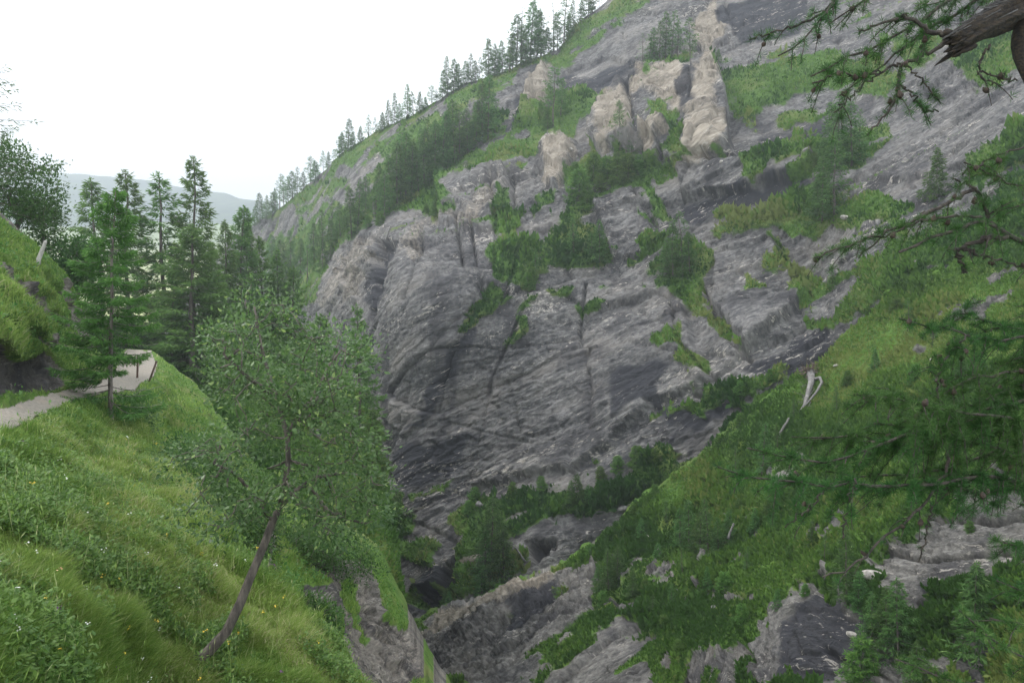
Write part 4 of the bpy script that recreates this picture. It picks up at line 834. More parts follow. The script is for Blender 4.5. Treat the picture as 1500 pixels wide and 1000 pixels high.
def leafy_thing(name, lab, cat, base, T, K, matT, matK, group=None, crown='crown'):
    e = empty(name, tuple(base), lab, cat, group); b = np.asarray(base)
    for M_ in (T, K): M_.V = [v - b for v in M_.V]
    link('trunk', T.mesh(name + '_trunk', True), matT, e); link(crown, K.mesh(name + '_crown'), matK, e)
    return e
M_trunk = bark('sallow_bark', (.04, .034, .029), (.15, .128, .108), (9, 9, 1.6))
r9 = np.random.default_rng(99)
CROWN = [(368, 404), (392, 415), (420, 425), (450, 468), (500, 480), (540, 500), (546, 530), (520, 580), (528, 620), (560, 655), (574, 715), (570, 760), (530, 795), (480, 802), (450, 775), (425, 745), (392, 748), (355, 772), (310, 790), (268, 770), (240, 720), (236, 665), (270, 640), (300, 640), (325, 606), (302, 570), (300, 530), (294, 492), (318, 470), (345, 430)]
tg = in_poly_pts(CROWN, 900, 9.6, 1.5, r9, 8)
g_ = fbm(tg * 1.6, 2, 204); tg = tg[(g_ > -.10) & (fbm(tg * .75, 2, 209) > -.24)]
tp = [(256, 986, 8.95), (272, 975, 9), (302, 957, 9.02), (331, 925, 9.1), (352, 882, 9.2), (368, 842, 9.3), (386, 800, 9.4), (400, 762, 9.5), (412, 738, 9.55)]
tr_ = np.array([U(*p) for p in tp]); 
limbs = [U(405, 690, 9.5), U(395, 640, 9.4), U(385, 590, 9.6), U(440, 720, 9.7), U(470, 690, 9.8), U(430, 660, 9.3), U(455, 600, 9.7), U(375, 540, 9.5), U(420, 520, 9.6)]
lim = []
for path in ([(412, 738, 9.55), (428, 690, 9.5), (422, 640, 9.45), (402, 580, 9.5), (386, 520, 9.6), (376, 455, 9.6)], [(412, 738, 9.55), (450, 712, 9.7), (490, 692, 9.8), (535, 690, 9.9)], [(400, 762, 9.5), (375, 722, 9.3), (342, 692, 9.1), (312, 676, 9.0)],
             [(422, 640, 9.45), (455, 592, 9.6), (480, 545, 9.8), (500, 512, 9.9)], [(402, 580, 9.5), (360, 545, 9.2), (325, 515, 9.0)], [(450, 712, 9.7), (480, 748, 9.5), (520, 765, 9.4)]):
    pp = np.array([U(*q) for q in path]); t_ = np.linspace(0, len(pp) - 1, 9); lim.append(np.stack([np.interp(t_, np.arange(len(pp)), pp[:, c]) for c in range(3)], -1) + np.cumsum(r9.normal(size=(9, 3)) * .015, 0) * (t_ > 0)[:, None])
T, K = leafy(91, tg, tr_, [.12, .076, .067, .061, .057, .054, .05, .046, .04], 48, .062, .12, [p for l_ in lim for p in l_[2:]], .007, .022)
for i_, l_ in enumerate(lim): T.tube(l_, np.linspace(.042 if i_ in (0, 1) else .03, .013, 9), 6, .4, .1, i_)
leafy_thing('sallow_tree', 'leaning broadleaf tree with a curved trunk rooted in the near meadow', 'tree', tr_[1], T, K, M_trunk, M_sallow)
# shrubs on the slope below the track and under the tree
sh = [([(238, 650), (300, 636), (330, 660), (335, 720), (310, 770), (270, 745), (240, 700)], 20, 1.3, 120, M_leaf_dark, 'dark leafy shrub on the slope left of the leaning tree'),
      ([(320, 700), (380, 690), (420, 740), (400, 800), (360, 830), (320, 790)], 17, 1.2, 110, M_leaf_dark, 'dark leafy shrub behind the leaning trunk'),
      ([(430, 885), (455, 872), (482, 890), (492, 920), (470, 928), (440, 915)], 15, .5, 60, M_leaf_dark, 'small dark cushion shrub at the meadow edge above the crag'),
      ([(410, 770), (470, 780), (540, 800), (560, 830), (520, 845), (450, 830), (420, 815)], 22, 1.2, 120, M_leaf_dark, 'green thicket on the crag top behind the leaning tree'),
      ([(180, 585), (205, 578), (225, 600), (215, 640), (190, 640), (176, 615)], 27, .6, 40, M_sallow, 'low leafy bush at the verge beside the larch')]
for i, (poly, Y_, dy, n_, mt, lb) in enumerate(sh):
    t_ = in_poly_pts(poly, n_, Y_, dy, r9); pl = np.asarray(poly, float)
    b_ = U(pl[:, 0].mean(), pl[:, 1].max() + 6, Y_); rp = np.array([b_, b_ * .6 + t_.mean(0) * .4])
    T, K = leafy(300 + i, t_, rp, [.06, .045], 60, .085 if i != 2 else .07, .19 if i != 2 else .12, twig_r=.008)
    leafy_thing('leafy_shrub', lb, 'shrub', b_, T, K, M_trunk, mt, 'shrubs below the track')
lt = [([(-60, 235), (0, 205), (40, 225), (75, 240), (92, 285), (90, 330), (70, 352), (20, 320), (-60, 290)], 36, 2.4, 300, 'rounded bushy tree on the bank top, cut off by the photo edge', (15, 345)),
      ([(40, 290), (80, 300), (95, 345), (85, 375), (50, 365), (38, 330)], 38, 1.2, 90, 'thin-leaved small tree right beside the rounded bushy one', (58, 385)),
      ([(78, 362), (120, 350), (134, 380), (130, 430), (100, 425), (80, 400)], 36, 1.2, 120, 'dark broad bush below the white pole at the bank edge', (108, 440))]
for i, (poly, Y_, dy, n_, lb, bp) in enumerate(lt):
    t_ = in_poly_pts(poly, n_, Y_, dy, r9); t_ = t_[fbm(t_ * .6, 2, 220 + i) > -.22]
    b_ = U(bp[0], bp[1] + 14, Y_); rp = np.array([b_, b_ * .5 + t_.mean(0) * .5 + r9.normal(size=3) * .2, t_.mean(0) * .8 + b_ * .2])
    T, K = leafy(400 + i, t_, rp, [.14, .11, .08], 54, .15, .27, twig_r=.012)
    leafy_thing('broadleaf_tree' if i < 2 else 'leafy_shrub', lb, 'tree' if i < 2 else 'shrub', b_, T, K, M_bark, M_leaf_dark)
VAR['half'] = [larch(95, 10, 3.2, 60, 40, .2, .3, .06, .05, .6, .15, lean=.02, rtrunk=.13, dead_low=-.1)]
e = empty('larch_tree', tuple(U(-14, 350, 33)), 'half-dead larch with bare thin top twigs above the bank', 'larch')
T, K = VAR['half'][0]; e.scale = (.85, .85, .74); e.rotation_euler = (0, 0, 1.1)
link('trunk', T, M_bark, e); link('crown', K, M_leaf_dark, e)

spur_sh = [(865, 812), (930, 752), (960, 724), (1052, 650), (1085, 622), (845, 838), (880, 880), (950, 872), (975, 920), (1060, 860), (1085, 905), (1150, 800), (1170, 860), (1075, 735), (1120, 740), (1200, 720), (1150, 720), (1310, 455), (1345, 560), (1240, 560), (1400, 760), (1360, 900), (1470, 980), (1440, 700), (1000, 960)]
spur_sh.sort()
for i, (px, pb) in enumerate(spur_sh):
    h_ = random.uniform(9, 24)
    plant(rib, px, pb + 2, pb - h_, 'round', ('low rounded' if h_ < 16 else 'taller rounded') + ' green shrub on the spur, ' + ordw(i + 1) + ' of its shrubs from the left', 'shrubs on the green spur', 'shrub', vi=i, name='mountain_shrub', wide=1.2, mats=(M_bark, M_bush))

spur_l = [(1075, 690, 40), (1140, 655, 34), (1165, 612, 30), (1225, 600, 36), (1280, 540, 30), (1330, 470, 34), (940, 790, 30), (975, 760, 28), (1090, 830, 34), (1130, 880, 26), (1035, 858, 30), (960, 905, 26), (1180, 790, 36), (1205, 820, 40), (1380, 620, 40), (1420, 560, 36)]
spur_l.sort()
for i, (px, pb, h_) in enumerate(spur_l):
    plant(rib, px, pb + 2, pb - h_, ('young', 'open', 'spire')[i % 3], adj[('young', 'open', 'spire')[i % 3]] + ' sapling larch scattered on the green spur, ' + ordw(i + 1) + ' of the saplings from the left', 'larch saplings on the spur', vi=i)
# ------------------------------------------------------------------ the big larch whose boughs hang in from beside the camera
M_needle = foliage('near_larch_needles', (.022, .07, .016), (.055, .135, .032), (.14, .23, .07), .35, .5, 0, .25)
M_twig = bark('twig_bark', (.018, .015, .013), (.075, .062, .05), (25, 25, 25))
M_cone = flat('cone_scales', (.04, .026, .018), .8, .6, 60)
M_dead = bark('torn_dead_wood', (.006, .0055, .0055), (.042, .028, .015), (22, 60, 60))
M_fibre = flat('silver_wood_fibre', (.07, .069, .068), .7, .6, 30)
rf = np.random.default_rng(1234)
TR = np.array([3.72, 4.35, 0.0])
big = empty('larch_tree', (TR[0], TR[1], -6.2), 'large old larch with cone-hung boughs and a torn dead limb, trunk out of frame', 'larch')
off0 = np.array([TR[0], TR[1], -6.2])
b = MB(); zz = np.linspace(-6.6, 8, 14)
b.tube(np.stack([TR[0] + .12 * np.sin(zz * .5), TR[1] + .1 * np.cos(zz * .4), zz], -1) - off0, np.linspace(.34, .12, 14), 14, .3, .15, 3)
link('trunk', b.mesh('big_larch_trunk', True), M_bark, big)

def smooth_path(pts, n):
    P = np.array([U(*p) for p in pts]); t = np.concatenate([[0], np.cumsum(np.linalg.norm(np.diff(P, axis=0), axis=1))]); t /= t[-1]
    q = np.linspace(0, 1, n)
    R = np.stack([np.interp(q, t, P[:, k]) for k in range(3)], -1)
    for _ in range(2): R[1:-1] = (R[:-2] + 2 * R[1:-1] + R[2:]) / 4
    return R
def rosettes(K, P, ax, r, nn=15, ln=.026, tn=.4, nw=.00095):
    """needle tufts on short shoots: P points, ax twig directions"""
    m = len(P); Q = np.repeat(P, nn, 0); A = np.repeat(ax, nn, 0)
    d = unit(r.normal(size=(m * nn, 3)) + A * .35 + np.array([0, 0, .25]))
    L = ln * r.uniform(.6, 1.25, (m * nn, 1)); w_ = unit(np.cross(d, r.normal(size=(m * nn, 3)))) * nw
    K.diamonds(Q, d * L, w_, np.clip(np.repeat(np.clip(tn + r.normal(size=m) * .22, 0, 1), nn) + r.normal(size=m * nn) * .12, 0, 1))
def cone_mesh(B, p, d, s, r):
    u = np.linspace(0, 1, 6); prof = np.array([.25, .85, 1.0, .85, .55, .1])
    B.tube(p + d * (u * s * 1.35)[:, None], prof * s * .5, 8, .5, .35, int(r.integers(999)))
ncone = 0
def bough(pts, r0, dens=1.0, ntw=11, twl=.30, cones=2, bare=.0, tn=.4, r1=.0035, hang=.75, nn=15):
    global ncone
    n = 26; P = smooth_path(pts, n); P[1:-1] += rf.normal(size=(n - 2, 3)) * .006
    L = np.linalg.norm(np.diff(P, axis=0), axis=1).sum()
    W, K, CN = MB(), MB(), []
    rr = np.linspace(r0, r1, n); W.tube(P - off0, rr, 6, .4, .15, 5)
    ax = unit(np.gradient(P, axis=0))
    def along(Pt, lo, hi, step):
        l = np.linalg.norm(np.diff(Pt, axis=0), axis=1).sum(); m = max(2, int(l * (hi - lo) / step)); q = np.sort(rf.uniform(lo, hi, m)) * (len(Pt) - 1)
        i = np.clip(q.astype(int), 0, len(Pt) - 2); f = (q - i)[:, None]
        return Pt[i] * (1 - f) + Pt[i + 1] * f, unit(Pt[i + 1] - Pt[i])
    def tuft(Pt, lo=0.0, hi=1.0, step=.02):
        p, a = along(Pt, lo, hi, step / max(dens, .05))
        if rf.random() < bare: p, a = p[::4], a[::4]
        j = rf.normal(size=p.shape); o = unit(np.cross(a, j)) * .007
        # short shoot pegs
        for pp, oo in zip(p[::2], o[::2]): W.tube(np.array([pp, pp + oo]) - off0, [.0032, .0026], 3, .6)
        rosettes(K, p + o - off0, a, rf, nn + 8, .033, tn)
    tuft(P, .35, 1.0, .022)
    m = max(2, int(ntw * L))
    for k in range(m):
        u = rf.uniform(.18, .98); i = int(u * (n - 1)); a = ax[i]
        side = unit(np.cross(a, np.array([0, 0, 1.0])) * rf.choice([-1, 1]) + rf.normal(size=3) * .25)
        d = unit(a * rf.uniform(.5, 1.1) + side * rf.uniform(.4, 1.0) + np.array([0, 0, rf.normal(-.12, .25)]))
        l = twl * rf.uniform(.35, 1.25) * (1.15 - .6 * u)
        q = np.linspace(0, 1, 7)[:, None]
        S = P[i] + d * l * q + np.array([0, 0, -1]) * l * hang * q ** 2 * rf.uniform(.2, 1.2) + np.cumsum(rf.normal(size=(7, 3)), 0) * l * .018
        W.tube(S - off0, np.linspace(max(.0028, rr[i] * .45), .0016, 7), 4, .5)
        tuft(S, .05, 1.0, .019)
        if rf.random() < .55 and l > .15:
            e2 = unit(d + unit(np.cross(d, rf.normal(size=3))) * .8); S2 = S[3] + e2 * l * .5 * q + np.array([0, 0, -1]) * l * .2 * q ** 2
            W.tube(S2 - off0, np.linspace(.0024, .0014, 7), 3, .5); tuft(S2, .0, 1.0, .019)
        if cones and rf.random() < .5 and len(CN) < cones:
            j = rf.integers(2, 6); CN.append((S[j], unit(rf.normal(size=3) * .4 + np.array([0, 0, .9])), rf.uniform(.02, .027)))
    o = link('branch', W.mesh('larch_branch', True), M_twig, big)
    link('needles', K.mesh('larch_branch_needles'), M_needle, o)
    for p, d_, s_c in CN:
        cb = MB(); cone_mesh(cb, p - off0, d_, s_c, rf); link('cone', cb.mesh('larch_cone'), M_cone, o); ncone += 1
    return o
Y1 = 3.5
# upper boughs
bough([(1700, -190, 4.2), (1450, -45, 3.7), (1390, 0, 3.6), (1339, 34, 3.5), (1294, 65, 3.5), (1246, 84, 3.45), (1188, 112, 3.4)], .016, 1.2, 12, .26, 6)
bough([(1560, -60, 4.0), (1480, -30, 3.8), (1400, 20, 3.75), (1350, 45, 3.7), (1290, 95, 3.7), (1230, 140, 3.7)], .012, 1.0, 10, .24, 3)
bough([(1640, -160, 4.2), (1400, -70, 3.9), (1300, -20, 3.8), (1250, 10, 3.7), (1215, 35, 3.7)], .012, 1.0, 9, .2, 3)
bough([(1500, -220, 4.0), (1300, -120, 3.8), (1240, -40, 3.6), (1223, 0, 3.55), (1205, 28, 3.5), (1180, 55, 3.5), (1140, 82, 3.5)], .010, .9, 9, .16, 4)
bough([(1235, -40, 3.6), (1215, 14, 3.6), (1182, 34, 3.6), (1145, 44, 3.6), (1098, 58, 3.6)], .008, .9, 8, .14, 3)
bough([(1390, 52, 3.4), (1362, 44, 3.4), (1339, 30, 3.4), (1313, 26, 3.4), (1270, 42, 3.4), (1258, 46, 3.4)], .012, 1.0, 9, .16, 2)
bough([(1392, 62, 3.4), (1355, 78, 3.4), (1322, 94, 3.4), (1316, 122, 3.38), (1313, 142, 3.36), (1296, 168, 3.34), (1270, 198, 3.32)], .010, .8, 8, .14, 4, hang=.8)
bough([(1322, 94, 3.4), (1290, 106, 3.4), (1255, 113, 3.4), (1225, 108, 3.4), (1190, 122, 3.4)], .006, 1.1, 10, .16, 4)
bough([(1316, 120, 3.4), (1334, 136, 3.36), (1345, 152, 3.34), (1358, 162, 3.33), (1375, 164, 3.32)], .005, .9, 7, .12, 2)
bough([(1290, 106, 3.4), (1262, 128, 3.4), (1240, 148, 3.4), (1222, 165, 3.4)], .004, .35, 4, .1, 3)
bough([(1330, 96, 3.4), (1345, 112, 3.4), (1358, 128, 3.4), (1375, 145, 3.4)], .004, .8, 7, .14, 2)
bough([(1450, 66, 3.4), (1440, 82, 3.4), (1432, 102, 3.4), (1434, 114, 3.4), (1450, 120, 3.4), (1466, 126, 3.4)], .006, .2, 5, .12, 4, bare=.5)
bough([(1432, 104, 3.4), (1455, 110, 3.4), (1490, 118, 3.4)], .004, .25, 4, .08, 1, bare=.5)
# mid boughs
bough([(1720, 370, 4.2), (1560, 372, 3.8), (1476, 346, 3.6), (1455, 330, 3.55), (1438, 318, 3.5), (1410, 332, 3.5), (1356, 352, 3.45), (1318, 369, 3.4)], .020, 1.1, 11, .2, 3, r1=.006)
bough([(1474, 342, 3.6), (1452, 330, 3.6), (1440, 300, 3.6), (1436, 284, 3.6), (1424, 274, 3.6), (1395, 262, 3.6)], .013, 1.0, 9, .18, 2)
bough([(1426, 278, 3.6), (1400, 292, 3.6), (1356, 313, 3.55), (1296, 342, 3.5), (1248, 357, 3.45), (1193, 378, 3.4)], .010, 1.1, 10, .17, 6)
bough([(1438, 318, 3.55), (1400, 318, 3.5), (1360, 320, 3.5), (1310, 338, 3.5), (1270, 365, 3.5), (1258, 378, 3.5)], .007, .9, 8, .13, 5)
bough([(1476, 346, 3.6), (1446, 348, 3.6), (1404, 366, 3.6), (1388, 366, 3.6)], .013, .3, 3, .1, 0, r1=.008)
bough([(1404, 366, 3.6), (1406, 380, 3.6), (1412, 396, 3.6), (1416, 399, 3.6)], .008, .3, 6, .08, 0, r1=.006)
bough([(1410, 364, 3.6), (1440, 374, 3.6), (1470, 382, 3.6), (1510, 394, 3.6)], .008, .5, 6, .12, 2)
bough([(1500, 215, 3.7), (1470, 224, 3.7), (1440, 240, 3.65), (1410, 256, 3.6)], .005, .9, 9, .14, 2)
bough([(1700, 200, 4.2), (1560, 250, 3.8), (1500, 275, 3.7), (1460, 262, 3.6), (1412, 238, 3.6)], .006, .8, 8, .16, 3)
bough([(1720, 280, 4.2), (1560, 300, 3.8), (1490, 300, 3.7), (1450, 312, 3.7)], .010, 1.5, 16, .2, 2, nn=18)
# lower boughs
low = [([(1720, 600, 4.2), (1600, 640, 3.8), (1492, 613, 3.5), (1407, 607, 3.4), (1350, 594, 3.3), (1312, 584, 3.2), (1250, 577, 3.15)], .013, 4), ([(1720, 720, 4.2), (1600, 740, 3.8), (1450, 692, 3.4), (1340, 714, 3.3), (1215, 711, 3.1), (1149, 707, 3.0), (1090, 695, 3.0), (1050, 683, 3.0)], .014, 6),
       ([(1720, 560, 4.2), (1500, 585, 3.7), (1400, 610, 3.5), (1300, 645, 3.4), (1248, 677, 3.3), (1180, 680, 3.3), (1095, 656, 3.3)], .012, 5), ([(1720, 480, 4.2), (1560, 520, 3.9), (1480, 545, 3.7), (1400, 562, 3.6), (1372, 580, 3.55), (1330, 620, 3.5)], .012, 4),
       ([(1375, 590, 3.5), (1372, 560, 3.5), (1376, 540, 3.5), (1392, 515, 3.5), (1420, 490, 3.5)], .006, 5), ([(1720, 420, 4.3), (1560, 470, 3.9), (1480, 500, 3.7), (1430, 492, 3.7), (1370, 482, 3.6), (1318, 466, 3.6)], .010, 2),
       ([(1720, 440, 4.3), (1560, 480, 4.0), (1460, 480, 3.9), (1400, 455, 3.9), (1440, 440, 3.9)], .009, 2), ([(1720, 680, 4.3), (1560, 690, 4.0), (1450, 650, 3.8), (1350, 640, 3.7), (1250, 640, 3.6), (1160, 640, 3.6)], .012, 4),
       ([(1720, 640, 4.3), (1560, 640, 4.0), (1460, 660, 3.9), (1380, 690, 3.8), (1290, 700, 3.8), (1210, 690, 3.7)], .012, 4), ([(1720, 520, 4.2), (1580, 560, 3.9), (1500, 560, 3.8), (1430, 590, 3.7), (1350, 625, 3.6), (1280, 620, 3.6)], .010, 3)]
for p_, r_, c_ in low: bough(p_, r_, 1.3, 22, .27, c_, nn=17, tn=.36)
bough([(1400, 640, 3.6), (1387, 670, 3.5), (1386, 690, 3.45), (1370, 720, 3.4), (1348, 745, 3.35), (1320, 766, 3.3), (1280, 802, 3.25), (1250, 830, 3.2), (1205, 845, 3.2)], .008, .4, 5, .12, 3, bare=.3)
bough([(1360, 730, 3.4), (1364, 752, 3.4), (1360, 775, 3.4), (1346, 822, 3.4)], .004, .35, 4, .09, 0, bare=.4)
bough([(1372, 722, 3.4), (1388, 715, 3.4), (1408, 702, 3.4)], .003, .2, 3, .07, 1, bare=.5)
bough([(1215, 711, 3.1), (1200, 728, 3.1), (1180, 748, 3.1), (1150, 772, 3.1)], .004, .9, 6, .1, 1)
bough([(1252, 700, 3.1), (1245, 730, 3.1), (1238, 760, 3.1), (1234, 788, 3.1)], .004, .5, 5, .09, 0)
for p_ in ([(1720, 1080, 3.6), (1560, 990, 3.2), (1500, 962, 3.0), (1440, 928, 2.95), (1405, 893, 2.9)], [(1720, 1180, 3.6), (1500, 1050, 3.0), (1400, 1000, 2.9), (1312, 965, 2.9)], [(1720, 860, 3.8), (1560, 820, 3.4), (1500, 802, 3.3), (1455, 790, 3.3)], [(1720, 960, 3.6), (1580, 900, 3.2), (1510, 870, 3.1), (1460, 850, 3.1)], [(1720, 1000, 3.6), (1560, 940, 3.1), (1500, 915, 3.0), (1450, 905, 3.0)]):
    bough(p_, .007, 1.3, 14, .22, 1, tn=.62, nn=18)
# torn dead limb
P = smooth_path([(1720, -50, 3.9), (1560, -12, 3.6), (1500, 10, 3.5), (1462, 26, 3.45), (1432, 43, 3.4), (1408, 57, 3.38), (1402, 61, 3.37)], 70)
W = MB(); W.tube(P - off0, np.interp(np.linspace(0, 1, 70), [0, .45, .7, .9, 1], [.088, .08, .066, .05, .038]), 36, .4)
V = W.V[0]; ti = np.clip(np.arange(len(V)) // 36, 0, 69); cen = (P - off0)[ti]; rad = V - cen; an = np.arange(len(V)) % 36 / 36 * 2 * math.pi
rg = vn(np.stack([np.cos(an) * 3.2, np.sin(an) * 3.2, ti * .045], -1), 7) * .30 + vn(np.stack([np.cos(an) * 8, np.sin(an) * 8, ti * .09], -1), 8) * .2 + fbm(np.stack([np.cos(an) * 2, np.sin(an) * 2, ti * .22], -1), 3, 9) * .3
W.V[0] = cen + rad * (1 + rg)[:, None]
W.tube(smooth_path([(1505, 25, 3.5), (1492, 50, 3.48), (1492, 75, 3.46), (1500, 98, 3.44), (1512, 130, 3.44)], 8) - off0, np.linspace(.036, .018, 8), 9, .4, .3, 4)
W.tube(smooth_path([(1408, 56, 3.38), (1394, 52, 3.38), (1384, 46, 3.38)], 6) - off0, np.linspace(.03, .012, 6), 7, .4, .2, 6)
for k in range(26):   # jagged broken end
    a = P[-1] + rf.normal(size=3) * .026; dd = unit(P[-1] - P[-6] + rf.normal(size=3) * .01) * rf.uniform(.02, .07)
    W.tube(np.array([a - dd, a, a + dd]) - off0, [.012, .009, .0015], 4, .4)
dl = link('dead_limb', W.mesh('dead_limb', True), M_dead, big)
Fb = MB()
for k in range(260):
    i = int(rf.integers(8, 66)); t_ = unit(P[min(i + 4, 69)] - P[i - 3]); up = unit(np.array([0, -.45, 1.0]) + rf.normal(size=3) * .3)
    rad_ = np.interp(i / 69, [0, .45, .7, .9, 1], [.088, .08, .066, .05, .038])
    s0 = P[i] + up * rad_ * 1.03; ln_ = rf.uniform(.05, .2); fl_ = rf.uniform(0, .035) * (rf.random() < .45)
    q = np.linspace(0, 1, 4)[:, None]
    Fb.tube(s0 + t_ * ln_ * q + up * (fl_ * q ** 2 + .003) - off0, np.linspace(.003, .0012, 4), 3, rf.random())
link('torn_wood', Fb.mesh('torn_wood'), M_fibre, dl)

# ------------------------------------------------------------------ loose things: boulders, snags, poles
M_stone = flat('pale_boulder', (.36, .335, .305), .9, .45, 3); M_stone2 = flat('grey_boulder', (.17, .165, .16), .9, .45, 3)
def boulder(s, px, py, w, h, lab, pale=True, seed=0):
    p = s.at(px, py); Y = p[1]; k = 10
    u = np.linspace(0, math.pi, 9); v = np.linspace(0, 2 * math.pi, 13)[:-1]
    D = np.stack([np.sin(u)[:, None] * np.cos(v), np.sin(u)[:, None] * np.sin(v), np.cos(u)[:, None] + 0 * v], -1)
    rr = 1 + .35 * vn(D * 1.3 + seed * 3.1, seed) + .14 * vn(D * 3 + seed, seed + 1)
    rr = np.minimum(rr, 1.0 / (np.abs(D @ unit(np.array([.5 + .2 * math.sin(seed), .6, .5]))) * .6 + .62))
    sx = w / 2 / F * Y * 1.15; sz = h / 2 / F * Y * 1.15
    V = D * rr[..., None] * np.array([sx, (sx + sz) * .5, sz]); th = math.sin(seed * 1.7) * .35
    V = V @ np.array([[math.cos(th), 0, -math.sin(th)], [0, 1, 0], [math.sin(th), 0, math.cos(th)]])
    i = np.arange(8)[:, None] * 12; j = np.arange(12)[None]; q = np.stack([i + j, i + 12 + j, i + 12 + (j + 1) % 12, i + (j + 1) % 12], -1).reshape(-1, 4)
    me = mesh('boulder', V.reshape(-1, 3), q, None, False)
    o = link('boulder', me, M_stone if pale else M_stone2, None, tuple(p + s.N[0, 0] * 0 + np.array([0, -.25 * sz, .25 * sz])))
    return tag(o, lab, 'boulder', 'boulders on the slopes')
for k, a in enumerate([(rib, 948, 788, 15, 9, 'slanted pale boulder, upper one of three in the spur grass'), (rib, 963, 803, 8, 7, 'small white boulder, middle one of three in the spur grass'), (rib, 960, 822, 5, 8, 'upright small white boulder, lowest of three in the spur grass'),
                       (rib, 1270, 836, 28, 18, 'large white broken boulder beside the slim larch'), (rib, 1234, 915, 15, 9, 'pale boulder in the dark rock at the spur bottom'), (rib, 1225, 533, 10, 4, 'flat pale stone right of the fallen snag'), (rib, 1366, 530, 9, 6, 'white stone in the grass behind the upright twig'),
                       (wall, 1245, 326, 12, 6, 'cream boulder on the middle ledge below the larches'), (wall, 1350, 392, 8, 5, 'small pale stone in the grass by the drooping bough'), (wall, 1273, 487, 9, 4, 'flat pale stone at the top of the spur'), (wall, 745, 873, 9, 10, 'pale square boulder on the lower shelf'), (wall, 728, 874, 12, 7, 'wide grey boulder left of the pale square one'),
                       (wall, 709, 749, 10, 9, 'grey boulder on the grass shelf beside the tall light larch'), (wall, 914, 747, 16, 9, 'dark grey boulder at the upper end of the cave ledge'), (wall, 837, 223, 6, 5, 'tiny tan boulder on the grass left of the buttress'), (rib, 993, 868, 6, 6, 'grey boulder in the middle of the spur hollow'), (rib, 1046, 892, 9, 6, 'dull grey boulder low on the stony slope'), (wall, 1068, 256, 4, 4, 'tiny white stone under the right tan pillar')]):
    boulder(a[0], *a[1:], pale=('grey' not in a[5]), seed=k + 1)
# uprooted snag on the spur
r5 = np.random.default_rng(55)
p0 = rib.at(1184, 548); Yk = p0[1]
def rp(px, py, dy=-.5): return U(px, py, rib.at(px, py)[1] + dy)
e = empty('fallen_snag', tuple(p0), 'grey uprooted dead tree lying head-down on the green spur', 'dead tree')
b = MB(); b.tube(np.array([rp(1188, 545), rp(1189, 558), rp(1184, 575), rp(1179, 592), rp(1171, 603)]) - p0, [.42, .32, .24, .15, .06], 8, .4, .15, 2); b.tube(np.array([rp(1189, 556), rp(1201, 553), rp(1204, 560), rp(1196, 574), rp(1186, 586), rp(1176, 598)]) - p0, [.16, .17, .15, .12, .08, .04], 6, .4)
for k in range(26):
    s0 = rp(1188 - 12 * r5.random(), 560 + 38 * r5.random()); d_ = unit(r5.normal(size=3) + np.array([-.6, -.3, -.2])); b.tube(np.array([s0, s0 + d_ * .6, s0 + d_ * 1.3 + r5.normal(size=3) * .2]) - p0, [.035, .022, .01], 3, .4)
link('trunk', b.mesh('snag_trunk', True), M_grey, e)
b = MB()
for k in range(46):
    a_ = rp(1187, 545); d_ = unit(r5.normal(size=3) * np.array([1, .7, .5]) + np.array([0, -.1, .35])); q_ = [a_, a_ + d_ * .5, a_ + d_ * .9 + r5.normal(size=3) * .2, a_ + d_ * 1.1 + r5.normal(size=3) * .35]; b.tube(np.array(q_) - p0, [.09, .06, .035, .012], 4, .4)
link('root_plate', b.mesh('snag_roots'), flat('earthy_roots', (.14, .105, .08), .95, .5, 8), e)
def pole(s, a, bb, r, name, lab, cat, mat, dy=-.4):
    A = U(a[0], a[1], s.at(*a)[1] + dy); B = U(bb[0], bb[1], s.at(*a)[1] + dy); t_ = np.linspace(0, 1, 6)[:, None]
    b = MB(); b.tube((A + (B - A) * t_) - A + r5.normal(size=(6, 3)) * r * .15, np.linspace(r, r * .7, 6), 7, .4, .1, 3)
    return tag(link(name, b.mesh(name, True), mat, None, tuple(A)), lab, cat)
pole(rib, (1140, 640), (1156, 612), .13, 'dead_log', 'thin grey log on the spur below the uprooted tree', 'log', M_grey)
pole(rib, (1066, 788), (1075, 766), .11, 'dead_log', 'short grey dead stem standing behind the hollow clump', 'log', M_grey)
pole(wall, (770, 822), (752, 798), .14, 'dead_log', 'pale bare stem leaning beside the cave mouth', 'log', M_grey)
pole(wall, (548, 318), (547, 296), .2, 'dead_log', 'broken grey stub standing at the cliff edge', 'log', M_grey)
pole(wall, (566, 350), (572, 330), .16, 'dead_log', 'thin dead stem leaning over the cliff edge', 'log', M_grey)
pole(mid, (55, 387), (66, 353), .075, 'wooden_pole', 'weathered pale pole leaning on the bank edge', 'pole', bark('pale_pole_wood', (.28, .27, .25), (.55, .53, .5)), -.3)
# track railing
M_iron = flat('rusty_iron', (.10, .062, .045), .7, .4, 20)
for a, bb, lb in (((201, 556), (202, 522), 'dark straight iron railing post beside the gravel track'), ((219, 557), (229, 530), 'rusty leaning railing post at the outer track edge')):
    A = U(*a, 36.0); B = U(*bb, 36.0); e = empty('railing_post', tuple(A), lb, 'post', 'railing posts at the track')
    b = MB(); b.tube(np.array([A - (B - A) * .15, (A + B) / 2, B]) - A, [.045, .045, .042], 6, .4); link('post', b.mesh('post'), M_iron, e)
    b = MB(); b.tube(np.array([B - np.array([0, 0, .02]), B + np.array([0, 0, .04])]) - A, [.06, .05], 6, .4); link('cap', b.mesh('post_cap'), M_iron, e)
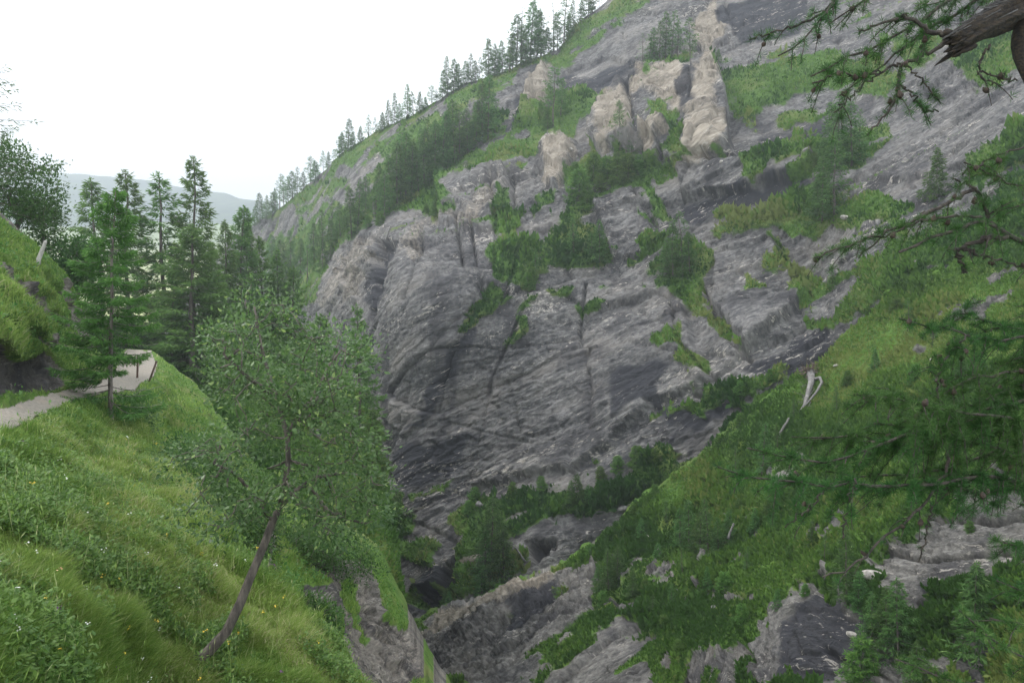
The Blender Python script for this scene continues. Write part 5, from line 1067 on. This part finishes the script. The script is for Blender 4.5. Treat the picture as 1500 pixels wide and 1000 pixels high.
# pale masonry kerb below the railing
b = MB(); n_ = 9
for k in range(n_):
    c_ = U(202 + 24 * k / (n_ - 1), 578 + r5.normal() * .8, 33.0); s_c = np.array([.1, .12, .07]) * r5.uniform(.8, 1.5)
    V = np.array([[x_, y_, z_] for x_ in (-1, 1) for y_ in (-1, 1) for z_ in (-1, 1)]) * s_c + r5.normal(size=(8, 3)) * .02 + c_
    b.add(V, [(0, 1, 3, 2), (4, 6, 7, 5), (0, 4, 5, 1), (2, 3, 7, 6), (0, 2, 6, 4), (1, 5, 7, 3)])
tag(link('stone_kerb', b.mesh('stone_kerb'), M_stone), 'short row of pale stones edging the track below the railing', 'kerb')


# ------------------------------------------------------------------ air, light, camera
hz_ = bpy.data.meshes.new('haze'); X0, X1, Y0, Y1, Z0, Z1 = -2550, 2550, -300, 2550, -141, 350
hz_.from_pydata([(X0, Y0, Z0), (X1, Y0, Z0), (X1, Y1, Z0), (X0, Y1, Z0), (X0, Y0, Z1), (X1, Y0, Z1), (X1, Y1, Z1), (X0, Y1, Z1)], [], [(3, 2, 1, 0), (4, 5, 6, 7), (0, 1, 5, 4), (1, 2, 6, 5), (2, 3, 7, 6), (3, 0, 4, 7)])
tV = NT('air'); pv = tV.n('VolumePrincipled'); pv.inputs['Color'].default_value = (.84, .93, 1, 1); pv.inputs['Density'].default_value = .0007; pv.inputs['Anisotropy'].default_value = .45
tV.t.links.new(pv.outputs[0], tV.out.inputs['Volume'])
tag(link('haze', hz_, tV.m), kind='stuff')

w = bpy.data.worlds.new('World'); sc.world = w; w.use_nodes = True
nt = w.node_tree; bg = nt.nodes['Background']
sky = nt.nodes.new('ShaderNodeTexSky'); sky.sky_type = 'NISHITA'; sky.sun_disc = False
SUN_EL, SUN_AZ = math.radians(50), math.radians(-78)      # azimuth from +Y towards +X
sky.sun_elevation = SUN_EL; sky.sun_rotation = SUN_AZ; sky.altitude = 1500
tc = nt.nodes.new('ShaderNodeTexCoord'); cn = nt.nodes.new('ShaderNodeTexNoise'); cn.inputs['Scale'].default_value = 2.2; cn.inputs['Detail'].default_value = 6
nt.links.new(tc.outputs['Generated'], cn.inputs['Vector'])
mr_ = nt.nodes.new('ShaderNodeMapRange'); mr_.inputs[1].default_value = .3; mr_.inputs[2].default_value = .55; mr_.inputs[3].default_value = .88; mr_.inputs[4].default_value = 1.0
nt.links.new(cn.outputs['Fac'], mr_.inputs[0])
mx = nt.nodes.new('ShaderNodeMix'); mx.data_type = 'RGBA'; nt.links.new(mr_.outputs[0], mx.inputs[0]); nt.links.new(sky.outputs[0], mx.inputs[6]); mx.inputs[7].default_value = (10.6, 10.9, 11.2, 1)
nt.links.new(mx.outputs[2], bg.inputs[0]); bg.inputs[1].default_value = .115
sl = bpy.data.lights.new('sun', 'SUN'); sl.energy = 1.5; sl.angle = math.radians(10); sl.color = (1, .96, .9)
so = bpy.data.objects.new('sun', sl); C.objects.link(so)
sd_ = np.array([math.sin(SUN_AZ) * math.cos(SUN_EL), math.cos(SUN_AZ) * math.cos(SUN_EL), math.sin(SUN_EL)])
from mathutils import Vector
so.rotation_euler = Vector(tuple(sd_)).to_track_quat('Z', 'Y').to_euler(); so.location = tuple(sd_ * 100)

cam = bpy.data.cameras.new('camera'); cam.sensor_width = 36; cam.lens = F / 1500 * 36; cam.clip_start = .05; cam.clip_end = 8000
co = bpy.data.objects.new('camera', cam); C.objects.link(co); co.rotation_euler = (math.pi / 2 - PITCH, 0, 0); sc.camera = co
sc.view_settings.view_transform = 'Standard'; sc.view_settings.look = 'None'; sc.view_settings.exposure = 0.76; sc.view_settings.gamma = 1
cy = sc.cycles
cy.use_adaptive_sampling = False; sc.render.filter_size = 1.3; cy.use_denoising = True; cy.denoiser = 'OPENIMAGEDENOISE'; cy.denoising_prefilter = 'ACCURATE'; cy.denoising_input_passes = 'RGB_ALBEDO_NORMAL'; cy.max_bounces = 6; cy.diffuse_bounces = 3; cy.transmission_bounces = 4; cy.volume_bounces = 0; cy.transparent_max_bounces = 8; cy.caustics_reflective = False; cy.caustics_refractive = False
